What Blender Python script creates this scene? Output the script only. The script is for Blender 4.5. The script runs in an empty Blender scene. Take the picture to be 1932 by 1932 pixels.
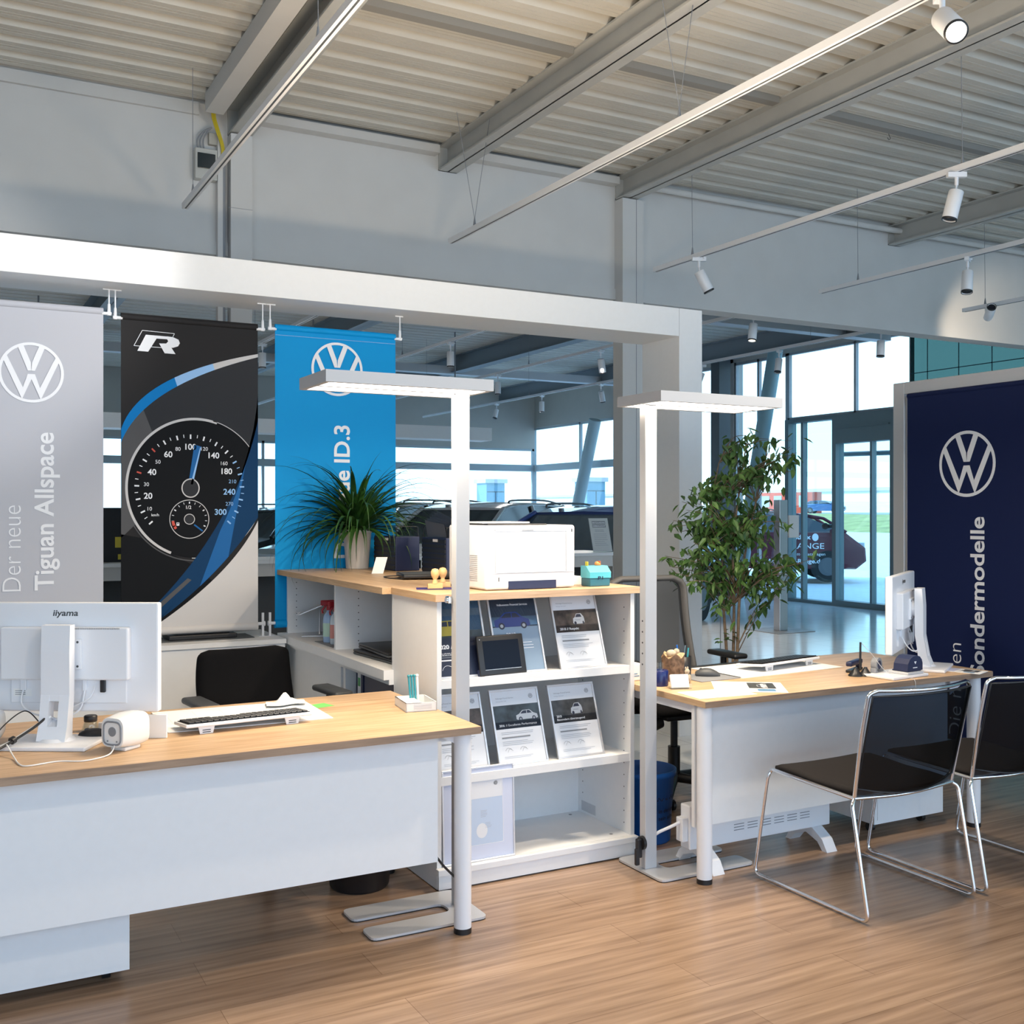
import bpy, bmesh, math, random
from mathutils import Vector, Matrix
random.seed(7)
SC = bpy.context.scene
COL = SC.collection
PI = math.pi

# ------------------------------------------------------------------ camera
FPX = 2018.0
YAW = math.atan2(1091, 2018.0)
cam_d = bpy.data.cameras.new('camera')
cam = bpy.data.objects.new('camera', cam_d); COL.objects.link(cam)
cam.location = (0, 0, 1.5)
cam.rotation_euler = (PI/2, 0, -YAW)
cam_d.sensor_fit = 'HORIZONTAL'; cam_d.sensor_width = 36
cam_d.lens = 36*FPX/1932
cam_d.shift_y = -3/1932
cam_d.clip_start = .05; cam_d.clip_end = 400
SC.camera = cam

# ------------------------------------------------------------------ sky, sun, exposure
W = bpy.data.worlds.new('world'); SC.world = W; W.use_nodes = True
nt = W.node_tree; nt.nodes.clear()
tc = nt.nodes.new('ShaderNodeTexCoord'); sp = nt.nodes.new('ShaderNodeSeparateXYZ')
rp = nt.nodes.new('ShaderNodeValToRGB'); bg = nt.nodes.new('ShaderNodeBackground'); ow = nt.nodes.new('ShaderNodeOutputWorld')
nt.links.new(tc.outputs['Generated'], sp.inputs[0]); nt.links.new(sp.outputs['Z'], rp.inputs[0])
nt.links.new(rp.outputs[0], bg.inputs[0]); nt.links.new(bg.outputs[0], ow.inputs[0])
rp.color_ramp.elements[0].position = 0.0; rp.color_ramp.elements[0].color = (.66, .84, 1, 1)
rp.color_ramp.elements[1].position = .7; rp.color_ramp.elements[1].color = (.34, .58, 1, 1)
bg.inputs[1].default_value = 2.9

sun_d = bpy.data.lights.new('sun', 'SUN'); sun_d.energy = 4.5; sun_d.angle = .02; sun_d.color = (1, .93, .82)
sun = bpy.data.objects.new('sun', sun_d); COL.objects.link(sun)
sun.rotation_euler = Vector((.75, -.22, -.6)).to_track_quat('-Z', 'Y').to_euler()   # low winter sun falling on the forecourt
SC.view_settings.view_transform = 'Standard'; SC.view_settings.look = 'None'
SC.view_settings.exposure = 0.0; SC.view_settings.gamma = 1.0
SC.view_settings.use_curve_mapping = False
try:
    SC.cycles.use_denoising = True
    SC.cycles.max_bounces = 8; SC.cycles.diffuse_bounces = 5; SC.cycles.transparent_max_bounces = 16
    SC.cycles.sample_clamp_indirect = 4.0
    SC.cycles.caustics_reflective = False; SC.cycles.caustics_refractive = False
except Exception:
    pass

# ------------------------------------------------------------------ materials
def mat(name, col, rough=.5, metal=0., emis=None, estr=0., noise=0., nscale=30., bump=0., alpha=1., spec=None, coat=0.):
    m = bpy.data.materials.new(name); m.use_nodes = True
    n = m.node_tree; p = n.nodes['Principled BSDF']
    p.inputs['Base Color'].default_value = (*col, 1); p.inputs['Roughness'].default_value = rough
    p.inputs['Metallic'].default_value = metal; p.inputs['Alpha'].default_value = alpha
    if spec is not None: p.inputs['Specular IOR Level'].default_value = spec
    if coat: p.inputs['Coat Weight'].default_value = coat
    if emis: p.inputs['Emission Color'].default_value = (*emis, 1); p.inputs['Emission Strength'].default_value = estr
    if noise or bump:
        t = n.nodes.new('ShaderNodeTexCoord'); x = n.nodes.new('ShaderNodeTexNoise'); x.inputs['Scale'].default_value = nscale
        x.inputs['Detail'].default_value = 3
        n.links.new(t.outputs['Object'], x.inputs['Vector'])
        if noise:
            r = n.nodes.new('ShaderNodeValToRGB')
            r.color_ramp.elements[0].color = (*[c*(1-noise) for c in col], 1); r.color_ramp.elements[0].position = .3
            r.color_ramp.elements[1].color = (*[min(1, c*(1+noise)) for c in col], 1); r.color_ramp.elements[1].position = .7
            n.links.new(x.outputs['Fac'], r.inputs[0]); n.links.new(r.outputs[0], p.inputs['Base Color'])
        if bump:
            b = n.nodes.new('ShaderNodeBump'); b.inputs['Strength'].default_value = bump; b.inputs['Distance'].default_value = .002
            n.links.new(x.outputs['Fac'], b.inputs['Height']); n.links.new(b.outputs[0], p.inputs['Normal'])
    return m

def wood(name, c0, c1, axis=0, rough=.4, stretch=14., scale=2.2):
    m = bpy.data.materials.new(name); m.use_nodes = True
    n = m.node_tree; p = n.nodes['Principled BSDF']
    t = n.nodes.new('ShaderNodeTexCoord'); mp = n.nodes.new('ShaderNodeMapping')
    s = [scale*stretch]*3; s[axis] = scale; mp.inputs['Scale'].default_value = s
    x = n.nodes.new('ShaderNodeTexNoise'); x.inputs['Scale'].default_value = 1.6; x.inputs['Detail'].default_value = 6; x.inputs['Roughness'].default_value = .6
    r = n.nodes.new('ShaderNodeValToRGB')
    r.color_ramp.elements[0].color = (*c0, 1); r.color_ramp.elements[0].position = .33
    r.color_ramp.elements[1].color = (*c1, 1); r.color_ramp.elements[1].position = .68
    n.links.new(t.outputs['Object'], mp.inputs[0]); n.links.new(mp.outputs[0], x.inputs['Vector'])
    n.links.new(x.outputs['Fac'], r.inputs[0]); n.links.new(r.outputs[0], p.inputs['Base Color'])
    p.inputs['Roughness'].default_value = rough
    return m

def floor_mat(name, tones, bw, bh, rough, mortar, mcol, grain=True, spec=.5):
    m = bpy.data.materials.new(name); m.use_nodes = True
    n = m.node_tree; p = n.nodes['Principled BSDF']
    t = n.nodes.new('ShaderNodeTexCoord'); br = n.nodes.new('ShaderNodeTexBrick')
    br.inputs['Scale'].default_value = 1; br.inputs['Brick Width'].default_value = bw; br.inputs['Row Height'].default_value = bh
    br.inputs['Mortar Size'].default_value = mortar; br.inputs['Mortar'].default_value = (*mcol, 1)
    br.inputs['Color1'].default_value = (*tones[0], 1); br.inputs['Color2'].default_value = (*tones[1], 1)
    br.offset = .37
    n.links.new(t.outputs['Object'], br.inputs['Vector'])
    out = br.outputs['Color']
    if grain:
        mp = n.nodes.new('ShaderNodeMapping'); mp.inputs['Scale'].default_value = (1.3, 22, 1)
        x = n.nodes.new('ShaderNodeTexNoise'); x.inputs['Scale'].default_value = 1.5; x.inputs['Detail'].default_value = 6
        r = n.nodes.new('ShaderNodeValToRGB'); r.color_ramp.elements[0].position = .3; r.color_ramp.elements[1].position = .72
        r.color_ramp.elements[0].color = (.62, .58, .55, 1); r.color_ramp.elements[1].color = (1.12, 1.12, 1.12, 1)
        mx = n.nodes.new('ShaderNodeMixRGB'); mx.blend_type = 'MULTIPLY'; mx.inputs[0].default_value = 1
        n.links.new(t.outputs['Object'], mp.inputs[0]); n.links.new(mp.outputs[0], x.inputs['Vector'])
        n.links.new(x.outputs['Fac'], r.inputs[0]); n.links.new(out, mx.inputs[1]); n.links.new(r.outputs[0], mx.inputs[2])
        out = mx.outputs[0]
    n.links.new(out, p.inputs['Base Color']); p.inputs['Roughness'].default_value = rough
    p.inputs['Specular IOR Level'].default_value = spec
    return m

def glass_mat(name, tint, gloss=.12, rough=.0):
    m = bpy.data.materials.new(name); m.use_nodes = True
    n = m.node_tree; n.nodes.clear()
    o = n.nodes.new('ShaderNodeOutputMaterial'); mx = n.nodes.new('ShaderNodeMixShader')
    a = n.nodes.new('ShaderNodeBsdfTransparent'); a.inputs[0].default_value = (*tint, 1)
    g = n.nodes.new('ShaderNodeBsdfGlossy'); g.inputs['Roughness'].default_value = rough
    mx.inputs[0].default_value = gloss
    n.links.new(a.outputs[0], mx.inputs[1]); n.links.new(g.outputs[0], mx.inputs[2]); n.links.new(mx.outputs[0], o.inputs[0])
    return m

WHITE = mat('white_laminate', (.80, .81, .82), .45, noise=.01)
WPAINT = mat('white_paint', (.63, .62, .605), .7, noise=.02, nscale=4)
WPLAST = mat('white_plastic', (.82, .83, .86), .35)
GREYMET = mat('grey_steel', (.34, .35, .36), .5, .2, noise=.05, nscale=6)
BEAMM = mat('beam_steel', (.50, .50, .48), .5, .1, noise=.04, nscale=5)
ALU = mat('silver_lacquer', (.60, .61, .63), .38, .35)
LACQ = mat('silver_grey_lacquer', (.50, .51, .53), .45, .0)
ALUL = mat('anodised_aluminium', (.70, .70, .72), .35, .6)
CHROME = mat('chrome', (.85, .86, .88), .12, 1.0)
BLACK = mat('black_plastic', (.012, .012, .014), .4)
BLACKF = mat('black_fabric', (.008, .008, .009), .95, bump=.4, nscale=400, spec=.1)
SEATF = mat('seat_fabric', (.016, .014, .014), .85, bump=.3, nscale=300, spec=.2)
DGREY = mat('dark_grey', (.06, .065, .07), .5)
MGREY = mat('mid_grey', (.25, .26, .28), .6)
LGREY = mat('light_grey', (.55, .56, .58), .5)
NAVYP = mat('navy_plastic', (.014, .022, .07), .45)
BLUEP = mat('royal_blue_plastic', (.01, .11, .42), .35)
OAK = wood('oak_laminate', (.46, .29, .155), (.66, .46, .28), 0, .42)
OAKY = wood('oak_laminate_cross', (.46, .29, .155), (.66, .46, .28), 1, .42)
OAKE = wood('oak_edge', (.26, .17, .11), (.40, .27, .18), 0, .5, 20, 3)
OAKEY = wood('oak_edge_cross', (.46, .29, .15), (.60, .41, .24), 1, .5, 20, 3)
BEECH = mat('turned_beech', (.72, .45, .2), .4, noise=.08, nscale=25)
PAPER = mat('paper', (.86, .86, .85), .8)
TEAL = None
CWHITE = mat('print_white', (.86, .87, .9), .6)
TEAL = glass_mat('teal_glass_cladding', (.20, .31, .30), .05, .15)
NETM = glass_mat('black_netting', (.055, .075, .105), .04, .25)
NETG = glass_mat('grey_netting', (.30, .31, .33), .06, .6)
CLEAR = glass_mat('clear_acrylic', (.9, .94, .95), .12, .02)
PANE = glass_mat('window_glass', (.86, .97, .98), .07)
DPANE = glass_mat('door_glass', (.76, .94, .96), .08)
CEILM = mat('painted_deck', (.62, .59, .53), .55, .1, noise=.04, nscale=3)

# ------------------------------------------------------------------ mesh builder
def cr(points, seg=6, closed=False):
    """Catmull-Rom through the points"""
    P = [Vector(p) for p in points]; n = len(P); out = []
    rng = range(n if closed else n-1)
    for i in rng:
        if closed: p0, p1, p2, p3 = P[(i-1) % n], P[i], P[(i+1) % n], P[(i+2) % n]
        else: p0, p1, p2, p3 = P[max(0, i-1)], P[i], P[i+1], P[min(n-1, i+2)]
        for k in range(seg):
            t = k/seg
            out.append(.5*((2*p1)+(p2-p0)*t+(2*p0-5*p1+4*p2-p3)*t*t+(3*p1-p0-3*p2+p3)*t**3))
    if not closed: out.append(P[-1])
    return out

def rnd(points, r, seg=5):
    """polyline with rounded corners (arcs of about r)"""
    P = [Vector(p) for p in points]; out = [P[0]]
    for i in range(1, len(P)-1):
        a, b, c = P[i-1], P[i], P[i+1]
        d1 = (a-b); d2 = (c-b); rr = min(r, d1.length*.49, d2.length*.49)
        s = b+d1.normalized()*rr; e = b+d2.normalized()*rr
        for k in range(seg+1):
            t = k/seg; out.append(s*(1-t)**2+b*2*t*(1-t)+e*t*t)
    out.append(P[-1]); return out

class MB:
    def __init__(s): s.V = []; s.F = []; s.I = []; s.S = []; s.mi = 0
    def add(s, V, F, smooth=False, M=None):
        b = len(s.V)
        for v in V:
            v = Vector(v)
            s.V.append(M @ v if M else v)
        for f in F:
            s.F.append([b+i for i in f]); s.I.append(s.mi); s.S.append(smooth)
        return s
    def box(s, x0, y0, z0, x1, y1, z1, bev=0, seg=2, M=None):
        x0, x1 = min(x0, x1), max(x0, x1); y0, y1 = min(y0, y1), max(y0, y1); z0, z1 = min(z0, z1), max(z0, z1)
        V = [(x0, y0, z0), (x1, y0, z0), (x1, y1, z0), (x0, y1, z0), (x0, y0, z1), (x1, y0, z1), (x1, y1, z1), (x0, y1, z1)]
        F = [(0, 3, 2, 1), (4, 5, 6, 7), (0, 1, 5, 4), (1, 2, 6, 5), (2, 3, 7, 6), (3, 0, 4, 7)]
        if bev <= 0: return s.add(V, F, False, M)
        bm = bmesh.new(); vs = [bm.verts.new(v) for v in V]
        for f in F: bm.faces.new([vs[i] for i in f])
        bmesh.ops.bevel(bm, geom=list(bm.edges), offset=min(bev, .49*min(x1-x0, y1-y0, z1-z0)), segments=seg, affect='EDGES', profile=.5)
        bm.verts.index_update()
        s.add([v.co.copy() for v in bm.verts], [[v.index for v in f.verts] for f in bm.faces], seg > 2, M); bm.free(); return s
    def obox(s, c, size, R=None, bev=0, seg=2):
        M = Matrix.Translation(Vector(c)) @ (R.to_4x4() if R else Matrix())
        a, b, h = [q/2 for q in size]
        return s.box(-a, -b, -h, a, b, h, bev, seg, M)
    def prism(s, poly, o, u, v, w, smooth=False):
        """polygon (a,b) in frame o+a*u+b*v, extruded by vector w"""
        o, u, v, w = Vector(o), Vector(u), Vector(v), Vector(w); n = len(poly)
        V = [o+u*a+v*b for a, b in poly]; V += [p+w for p in V]
        F = [tuple(range(n))[::-1], tuple(range(n, 2*n))]
        s.add(V, F)
        b = len(s.V)-2*n
        for i in range(n):
            s.F.append([b+i, b+(i+1) % n, b+n+(i+1) % n, b+n+i]); s.I.append(s.mi); s.S.append(smooth)
        return s
    def cyl(s, p0, p1, r0, r1=None, n=20, caps=True):
        r1 = r0 if r1 is None else r1
        p0, p1 = Vector(p0), Vector(p1); d = (p1-p0).normalized()
        a = d.orthogonal().normalized(); c = d.cross(a)
        V = []
        for p, r in ((p0, r0), (p1, r1)):
            for i in range(n):
                t = 2*PI*i/n; V.append(p+(a*math.cos(t)+c*math.sin(t))*r)
        s.add(V, [(i, (i+1) % n, n+(i+1) % n, n+i) for i in range(n)], True)
        if caps:
            s.add(V, [tuple(range(n))[::-1], tuple(range(n, 2*n))])
        return s
    def tube(s, pts, r, n=8, closed=False, flat=1.0, up=None):
        P = [Vector(p) for p in pts]; N = len(P); V = []
        rr = r if isinstance(r, (list, tuple)) else [r]*N
        a = None
        for i, p in enumerate(P):
            q0 = P[(i-1) % N] if (closed or i) else p; q1 = P[(i+1) % N] if (closed or i < N-1) else p
            d = (q1-q0)
            d = d.normalized() if d.length > 1e-9 else Vector((0, 0, 1))
            if a is None: a = Vector(up).cross(d).normalized() if up else d.orthogonal().normalized()
            else:
                a = (a-d*a.dot(d)); a = a.normalized() if a.length > 1e-6 else d.orthogonal().normalized()
            c = d.cross(a)
            for k in range(n):
                t = 2*PI*k/n; V.append(p+(a*math.cos(t)+c*math.sin(t)*flat)*rr[i])
        F = []
        for i in range(N if closed else N-1):
            j = (i+1) % N
            for k in range(n): F.append((i*n+k, i*n+(k+1) % n, j*n+(k+1) % n, j*n+k))
        s.add(V, F, True)
        if not closed: s.add(V, [tuple(range(n))[::-1], tuple(range((N-1)*n, N*n))])
        return s
    def lathe(s, prof, c, n=28, sx=1., sy=1., M=None, nocap=False):
        V = []; c = Vector(c)
        for r, z in prof:
            for i in range(n):
                t = 2*PI*i/n; V.append(c+Vector((r*math.cos(t)*sx, r*math.sin(t)*sy, z)))
        m = len(prof)
        F = [(j*n+i, j*n+(i+1) % n, (j+1)*n+(i+1) % n, (j+1)*n+i) for j in range(m-1) for i in range(n)]
        s.add(V, F, True, M)
        caps = []
        if prof[0][0] > 1e-5: caps.append(tuple(range(n))[::-1])
        if prof[-1][0] > 1e-5: caps.append(tuple(range((m-1)*n, m*n)))
        if caps and not nocap: s.add(V, caps, False, M)
        return s
    def ball(s, c, r, n=16, sc=(1, 1, 1)):
        pr = [(r*math.sin(PI*k/n)*1, -r*math.cos(PI*k/n)*sc[2]) for k in range(n+1)]
        pr[0] = (1e-6, pr[0][1]); pr[-1] = (1e-6, pr[-1][1])
        return s.lathe(pr, c, n*2, sc[0], sc[1])
    def loft(s, secs, caps=True, smooth=True, closed=True):
        n = len(secs[0]); V = [Vector(p) for q in secs for p in q]; F = []
        for j in range(len(secs)-1):
            for i in range(n if closed else n-1):
                k = (i+1) % n; F.append((j*n+i, j*n+k, (j+1)*n+k, (j+1)*n+i))
        s.add(V, F, smooth)
        if caps: s.add(V, [tuple(range(n))[::-1], tuple(range((len(secs)-1)*n, len(secs)*n))])
        return s

WM = {}   # world matrix of every object built
def props(o, label=None, cat=None, group=None, kind=None):
    if label: o['label'] = label
    if cat: o['category'] = cat
    if group: o['group'] = group
    if kind: o['kind'] = kind
    return o
def thing(name, label, cat, loc=(0, 0, 0), rz=0, group=None):
    o = bpy.data.objects.new(name, None); COL.objects.link(o); o.empty_display_size = .05
    o.location = loc; o.rotation_euler = (0, 0, rz)
    WM[o] = Matrix.Translation(Vector(loc)) @ Matrix.Rotation(rz, 4, 'Z')
    return props(o, label, cat, group)
def obj(name, mb, mats, parent=None, local=False, label=None, cat=None, group=None, kind=None, fix=True):
    """mesh object; builder coordinates are world ones unless local"""
    if not isinstance(mats, (list, tuple)): mats = [mats]
    V = mb.V; base = Vector((0, 0, 0))
    if parent is not None:
        if not local:
            inv = WM[parent].inverted(); V = [inv @ v for v in V]
    else:
        xs = [v.x for v in V]; ys = [v.y for v in V]; zs = [v.z for v in V]
        base = Vector(((min(xs)+max(xs))/2, (min(ys)+max(ys))/2, min(zs))); V = [v-base for v in V]
    me = bpy.data.meshes.new(name); me.from_pydata([tuple(v) for v in V], [], mb.F)
    for m in mats: me.materials.append(m)
    me.polygons.foreach_set('material_index', mb.I); me.polygons.foreach_set('use_smooth', mb.S)
    if fix:
        bm = bmesh.new(); bm.from_mesh(me); bmesh.ops.recalc_face_normals(bm, faces=bm.faces); bm.to_mesh(me); bm.free()
    me.update()
    o = bpy.data.objects.new(name, me); COL.objects.link(o)
    if parent is not None: o.parent = parent; WM[o] = WM[parent]
    else: o.location = base; WM[o] = Matrix.Translation(base)
    return props(o, label, cat, group, kind)
def struct(name, mb, mats, parent=None): return obj(name, mb, mats, parent, kind='structure')
def copy_tree(o, parent=None):
    c = o.copy(); COL.objects.link(c)
    if parent: c.parent = parent
    for ch in list(o.children): copy_tree(ch, c)
    return c
def place(o, loc, rz, label, group=None):
    c = copy_tree(o); c.location = loc; c.rotation_euler = (0, 0, rz); c['label'] = label
    if group: c['group'] = group
    return c

# ------------------------------------------------------------------ printed artwork
_tc = {}
def text_tris(body, bold=0.0, shear=0.0):
    k = (body, bold, shear)
    if k in _tc: return _tc[k]
    c = bpy.data.curves.new('t', 'FONT'); c.body = body; c.size = 1; c.resolution_u = 4; c.offset = bold; c.shear = shear
    o = bpy.data.objects.new('t', c); COL.objects.link(o)
    dg = bpy.context.evaluated_depsgraph_get(); me = bpy.data.meshes.new_from_object(o.evaluated_get(dg))
    V = [(v.co.x, v.co.y) for v in me.vertices]; F = [tuple(p.vertices) for p in me.polygons]
    bpy.data.objects.remove(o); bpy.data.curves.remove(c); bpy.data.meshes.remove(me)
    _tc[k] = (V, F); return _tc[k]

def clip(poly, w, h):
    def cut(P, f, inter):
        out = []
        for i in range(len(P)):
            a, b = P[i-1], P[i]
            fa, fb = f(a), f(b)
            if fb >= 0:
                if fa < 0: out.append(inter(a, b, fa, fb))
                out.append(b)
            elif fa >= 0: out.append(inter(a, b, fa, fb))
        return out
    it = lambda a, b, fa, fb: (a[0]+(b[0]-a[0])*fa/(fa-fb), a[1]+(b[1]-a[1])*fa/(fa-fb))
    for f in (lambda p: p[0], lambda p: w-p[0], lambda p: p[1], lambda p: h-p[1]):
        if len(poly) < 3: return []
        poly = cut(poly, f, it)
    return poly

class Art(MB):
    """flat print: origin o is the lower left corner, u right, v up, layers stack outward"""
    def __init__(s, o, u, v, w, h, mats, eps=.0003, start=.0006):
        super().__init__(); s.o = Vector(o); s.u = Vector(u).normalized(); s.v = Vector(v).normalized()
        s.n = s.u.cross(s.v); s.w = w; s.h = h; s.mats = mats; s.e = start; s.eps = eps
    def lay(s): s.e += s.eps; return s
    def m(s, m):
        if m not in s.mats: s.mats.append(m)
        s.mi = s.mats.index(m)
    def pt(s, p): return s.o+s.u*p[0]+s.v*p[1]+s.n*s.e
    def poly(s, pts, m):
        s.m(m); q = clip(list(pts), s.w, s.h)
        if len(q) >= 3: s.add([s.pt(p) for p in q], [tuple(range(len(q)))])
        return s
    def rect(s, x0, y0, x1, y1, m): return s.poly([(x0, y0), (x1, y0), (x1, y1), (x0, y1)], m)
    def ell(s, cx, cy, rx, ry, m, n=40): return s.poly([(cx+rx*math.cos(2*PI*i/n), cy+ry*math.sin(2*PI*i/n)) for i in range(n)], m)
    def ring(s, cx, cy, r, t, m, n=56, a0=0, a1=2*PI, ry=None, t1=None):
        k = (ry/r) if ry else 1
        for i in range(n):
            A = a0+(a1-a0)*i/n; B = a0+(a1-a0)*(i+1)/n
            s.poly([(cx+r*math.cos(A), cy+k*r*math.sin(A)), (cx+r*math.cos(B), cy+k*r*math.sin(B)),
                    (cx+(r-t)*math.cos(B), cy+k*(r-t)*math.sin(B)), (cx+(r-t)*math.cos(A), cy+k*(r-t)*math.sin(A))], m)
        return s
    def line(s, pts, t, m):
        for a, b in zip(pts[:-1], pts[1:]):
            dx, dy = b[0]-a[0], b[1]-a[1]; L = math.hypot(dx, dy) or 1; nx, ny = -dy/L*t/2, dx/L*t/2
            s.poly([(a[0]+nx, a[1]+ny), (b[0]+nx, b[1]+ny), (b[0]-nx, b[1]-ny), (a[0]-nx, a[1]-ny)], m)
        return s
    def text(s, body, x, y, h, m, bold=0., w=None, rot=0., align='l', shear=0.):
        """h: cap height, (x,y): baseline start"""
        V, F = text_tris(body, bold, shear); sc = h/.70
        xs = [v[0] for v in V]; x0, x1 = min(xs), max(xs); kx = (w/(x1-x0)) if w else sc
        off = {'l': x0, 'c': (x0+x1)/2, 'r': x1}[align]
        ca, sa = math.cos(rot), math.sin(rot); s.m(m); Q = []
        for a, b in V:
            a = (a-off)*kx; b = b*sc; Q.append((x+a*ca-b*sa, y+a*sa+b*ca))
        if all(-1e-6 <= q[0] <= s.w+1e-6 and -1e-6 <= q[1] <= s.h+1e-6 for q in Q):
            s.add([s.pt(q) for q in Q], F)
        else:
            for f in F: s.poly([Q[i] for i in f], m)
        return s
    def roundel(s, cx, cy, r, m, t=.095, k=1.):
        s.ring(cx, cy, r, r*t, m); s.lay()
        S = lambda P: s.poly([(cx+a*r, cy+b*r) for a, b in P], m)
        S([(-.42, .86), (-.25, .92), (-.02, .34), (.0, .06), (-.11, .06)]); S([(.42, .86), (.25, .92), (.02, .34), (.0, .06), (.11, .06)])
        s.lay(); S([(-.86, .42), (-.76, .58), (-.26, -.50), (-.285, -.90)]); S([(.86, .42), (.76, .58), (.26, -.50), (.285, -.90)]); s.lay()
        S([(-.285, -.90), (-.26, -.50), (-.11, -.05), (.0, -.05), (.0, -.22)]); S([(.285, -.90), (.26, -.50), (.11, -.05), (.0, -.05), (.0, -.22)])
        return s
    def done(s, name, parent, label=None):
        return obj(name, s, s.mats, parent, label=label, fix=False)
def bars(a, x, y, w, n, m, dy=.008, t=.0022, jag=True):
    for i in range(n):
        ww = w*(1 if not jag else random.uniform(.75, 1)); a.rect(x, y-i*dy-t, x+ww, y-i*dy, m)

# ================================================================== STRUCTURE
YW = 7.5           # plane of the cross wall
FW = floor_mat('oak_plank_floor', ((.355, .235, .155), (.425, .29, .195)), 1.4, .19, .27, .0012, (.25, .16, .10))
FT = floor_mat('pale_tile_floor', ((.80, .82, .83), (.84, .86, .87)), .6, .6, .14, .004, (.6, .62, .64), grain=False, spec=1.0)
b = MB(); b.box(-6, -4, -.06, 5.75, 4.78, 0)
struct('floor', b, FW)
b = MB(); b.box(-6, 4.78, -.06, 12.62, 22.2, 0); b.box(5.75, -4, -.06, 12.62, 4.78, 0)
struct('floor.001', b, FT)

# ceiling: trapezoidal deck, ribs along X
prof = []; y = -4.0
while y < 22.3:
    prof += [(y, 4.30), (y+.135, 4.30), (y+.150, 4.355), (y+.215, 4.355)]; y += .235
b = MB(); nP = len(prof)
V = [(x, p[0], p[1]) for x in (-6, 12.7) for p in prof]
b.add(V, [(i, i+1, nP+i+1, nP+i) for i in range(nP-1)])
# stiffening grooves in every pan
y = -4.0
while y < 22.1:
    for k in (.05, .085): b.box(-6, y+k, 4.2965, 12.7, y+k+.008, 4.299)
    y += .235
b.box(-6.2, -4.2, 4.37, 12.8, 22.4, 4.5)
struct('ceiling', b, CEILM)

# walls
b = MB(); b.box(-6, YW, 3.36, 12.5, YW+.18, 4.345); b.box(-6, YW-.015, 3.27, 12.5, YW+.18, 3.36)
struct('wall_cross', b, WPAINT)
b = MB(); b.box(-6.2, -4, 0, -6, 22.2, 4.36)
struct('wall_west', b, WPAINT)
GW = mat('grey_plaster', (.46, .43, .39), .8, noise=.03, nscale=3)
b = MB(); b.box(-6, 22, 2.95, 12.5, 22.2, 4.36); b.box(-6, 22, 0, -1, 22.2, 2.95)
struct('wall_north', b, GW)
b = MB(); b.box(12.5, 16.0, 3.45, 12.7, 22.2, 4.36); b.box(12.5, 10.93, 4.12, 12.7, 16.0, 4.36)
b.box(12.5, 14.85, 0, 12.72, 15.05, 4.3)
struct('wall_east', b, GW)
b = MB(); b.box(12.5, -4, 0, 12.7, 10.93, 4.36)
b.mi = 1
for z in (.9, 1.75, 2.6, 3.48): b.box(12.494, -4, z, 12.5, 10.93, z+.012)
yy = 10.62
while yy > -4: b.box(12.494, yy, 0, 12.5, yy+.012, 4.36); yy -= .53
struct('wall_east.001', b, [TEAL, mat('panel_joint', (.02, .07, .09), .6)])

def glazing(n, side, a0, a1, z0, z1, cuts, bands=(), pane=PANE, fr=GREYMET, t=.05):
    """framed glazing in plane X=12.55 (side E) or Y=22.05 (side N)"""
    f = MB(); g = MB()
    def bx(B, p0, p1, q0, q1, th=.06):
        if side == 'E': B.box(12.55-th/2, p0, q0, 12.55+th/2, p1, q1)
        else: B.box(p0, 22.05-th/2, q0, p1, 22.05+th/2, q1)
    bx(f, a0, a1, z0, z0+t); bx(f, a0, a1, z1-t, z1)
    for c in [a0]+list(cuts)+[a1-t]: bx(f, c, c+t, z0, z1)
    for c0, c1 in bands: bx(f, a0, a1, c0, c1, .16)
    o = struct('window_%d' % n, f, fr)
    bx(g, a0+t, a1-t, z0+t, z1-t, .012); obj('pane', g, pane, o)
    return o
LFR = mat('pale_window_frame', (.42, .46, .48), .5)
glazing(1, 'N', -1, 12.5, 0, 2.95, (1.2, 3.6, 6.0, 8.4, 10.6), ((2.42, 2.57),), fr=LFR)
glazing(2, 'E', 16.0, 22.1, 0, 3.45, (18.0, 20.0), ((2.42, 2.57),), fr=LFR)
glazing(3, 'E', 13.5, 14.85, 0, 4.12, (14.2,), ())
glazing(4, 'E', 15.05, 16.0, 0, 4.12, (), ())
glazing(5, 'E', 10.93, 13.5, 3.0, 4.12, (12.0,), (), t=.04)

# entrance doors
DF = mat('door_frame_metal', (.16, .20, .21), .45, .3)
b = MB()
b.box(12.46, 13.42, 0, 12.64, 13.5, 2.94); b.box(12.46, 12.36, 0, 12.64, 12.44, 2.94); b.box(12.46, 10.93, 0, 12.64, 11.28, 2.94)
b.box(12.46, 10.93, 2.94, 12.64, 13.5, 3.0); b.box(12.46, 11.28, 2.55, 12.66, 12.36, 2.94); b.box(12.43, 11.281, 2.78, 12.4595, 12.359, 2.80)
b.box(12.46, 11.28, 0, 12.64, 12.36, .09); b.box(12.46, 12.44, 0, 12.64, 13.42, .05)
dr = struct('door_1', b, DF)
b = MB(); b.box(12.54, 12.44, .05, 12.56, 13.42, 2.94); b.box(12.54, 11.28, .09, 12.56, 12.36, 2.55)
obj('pane', b, DPANE, dr)
b = MB(); b.box(12.50, 13.12, .05, 12.60, 13.17, 2.94); b.box(12.5, 11.66, .09, 12.6, 11.70, 2.55)
obj('mullion', b, DF, dr)
b = MB(); b.cyl((12.45, 12.52, 1.25), (12.56, 12.52, 1.25), .035); b.ball((12.43, 12.55, 1.25), .055, 8)
obj('handle', b, DGREY, dr)
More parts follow.
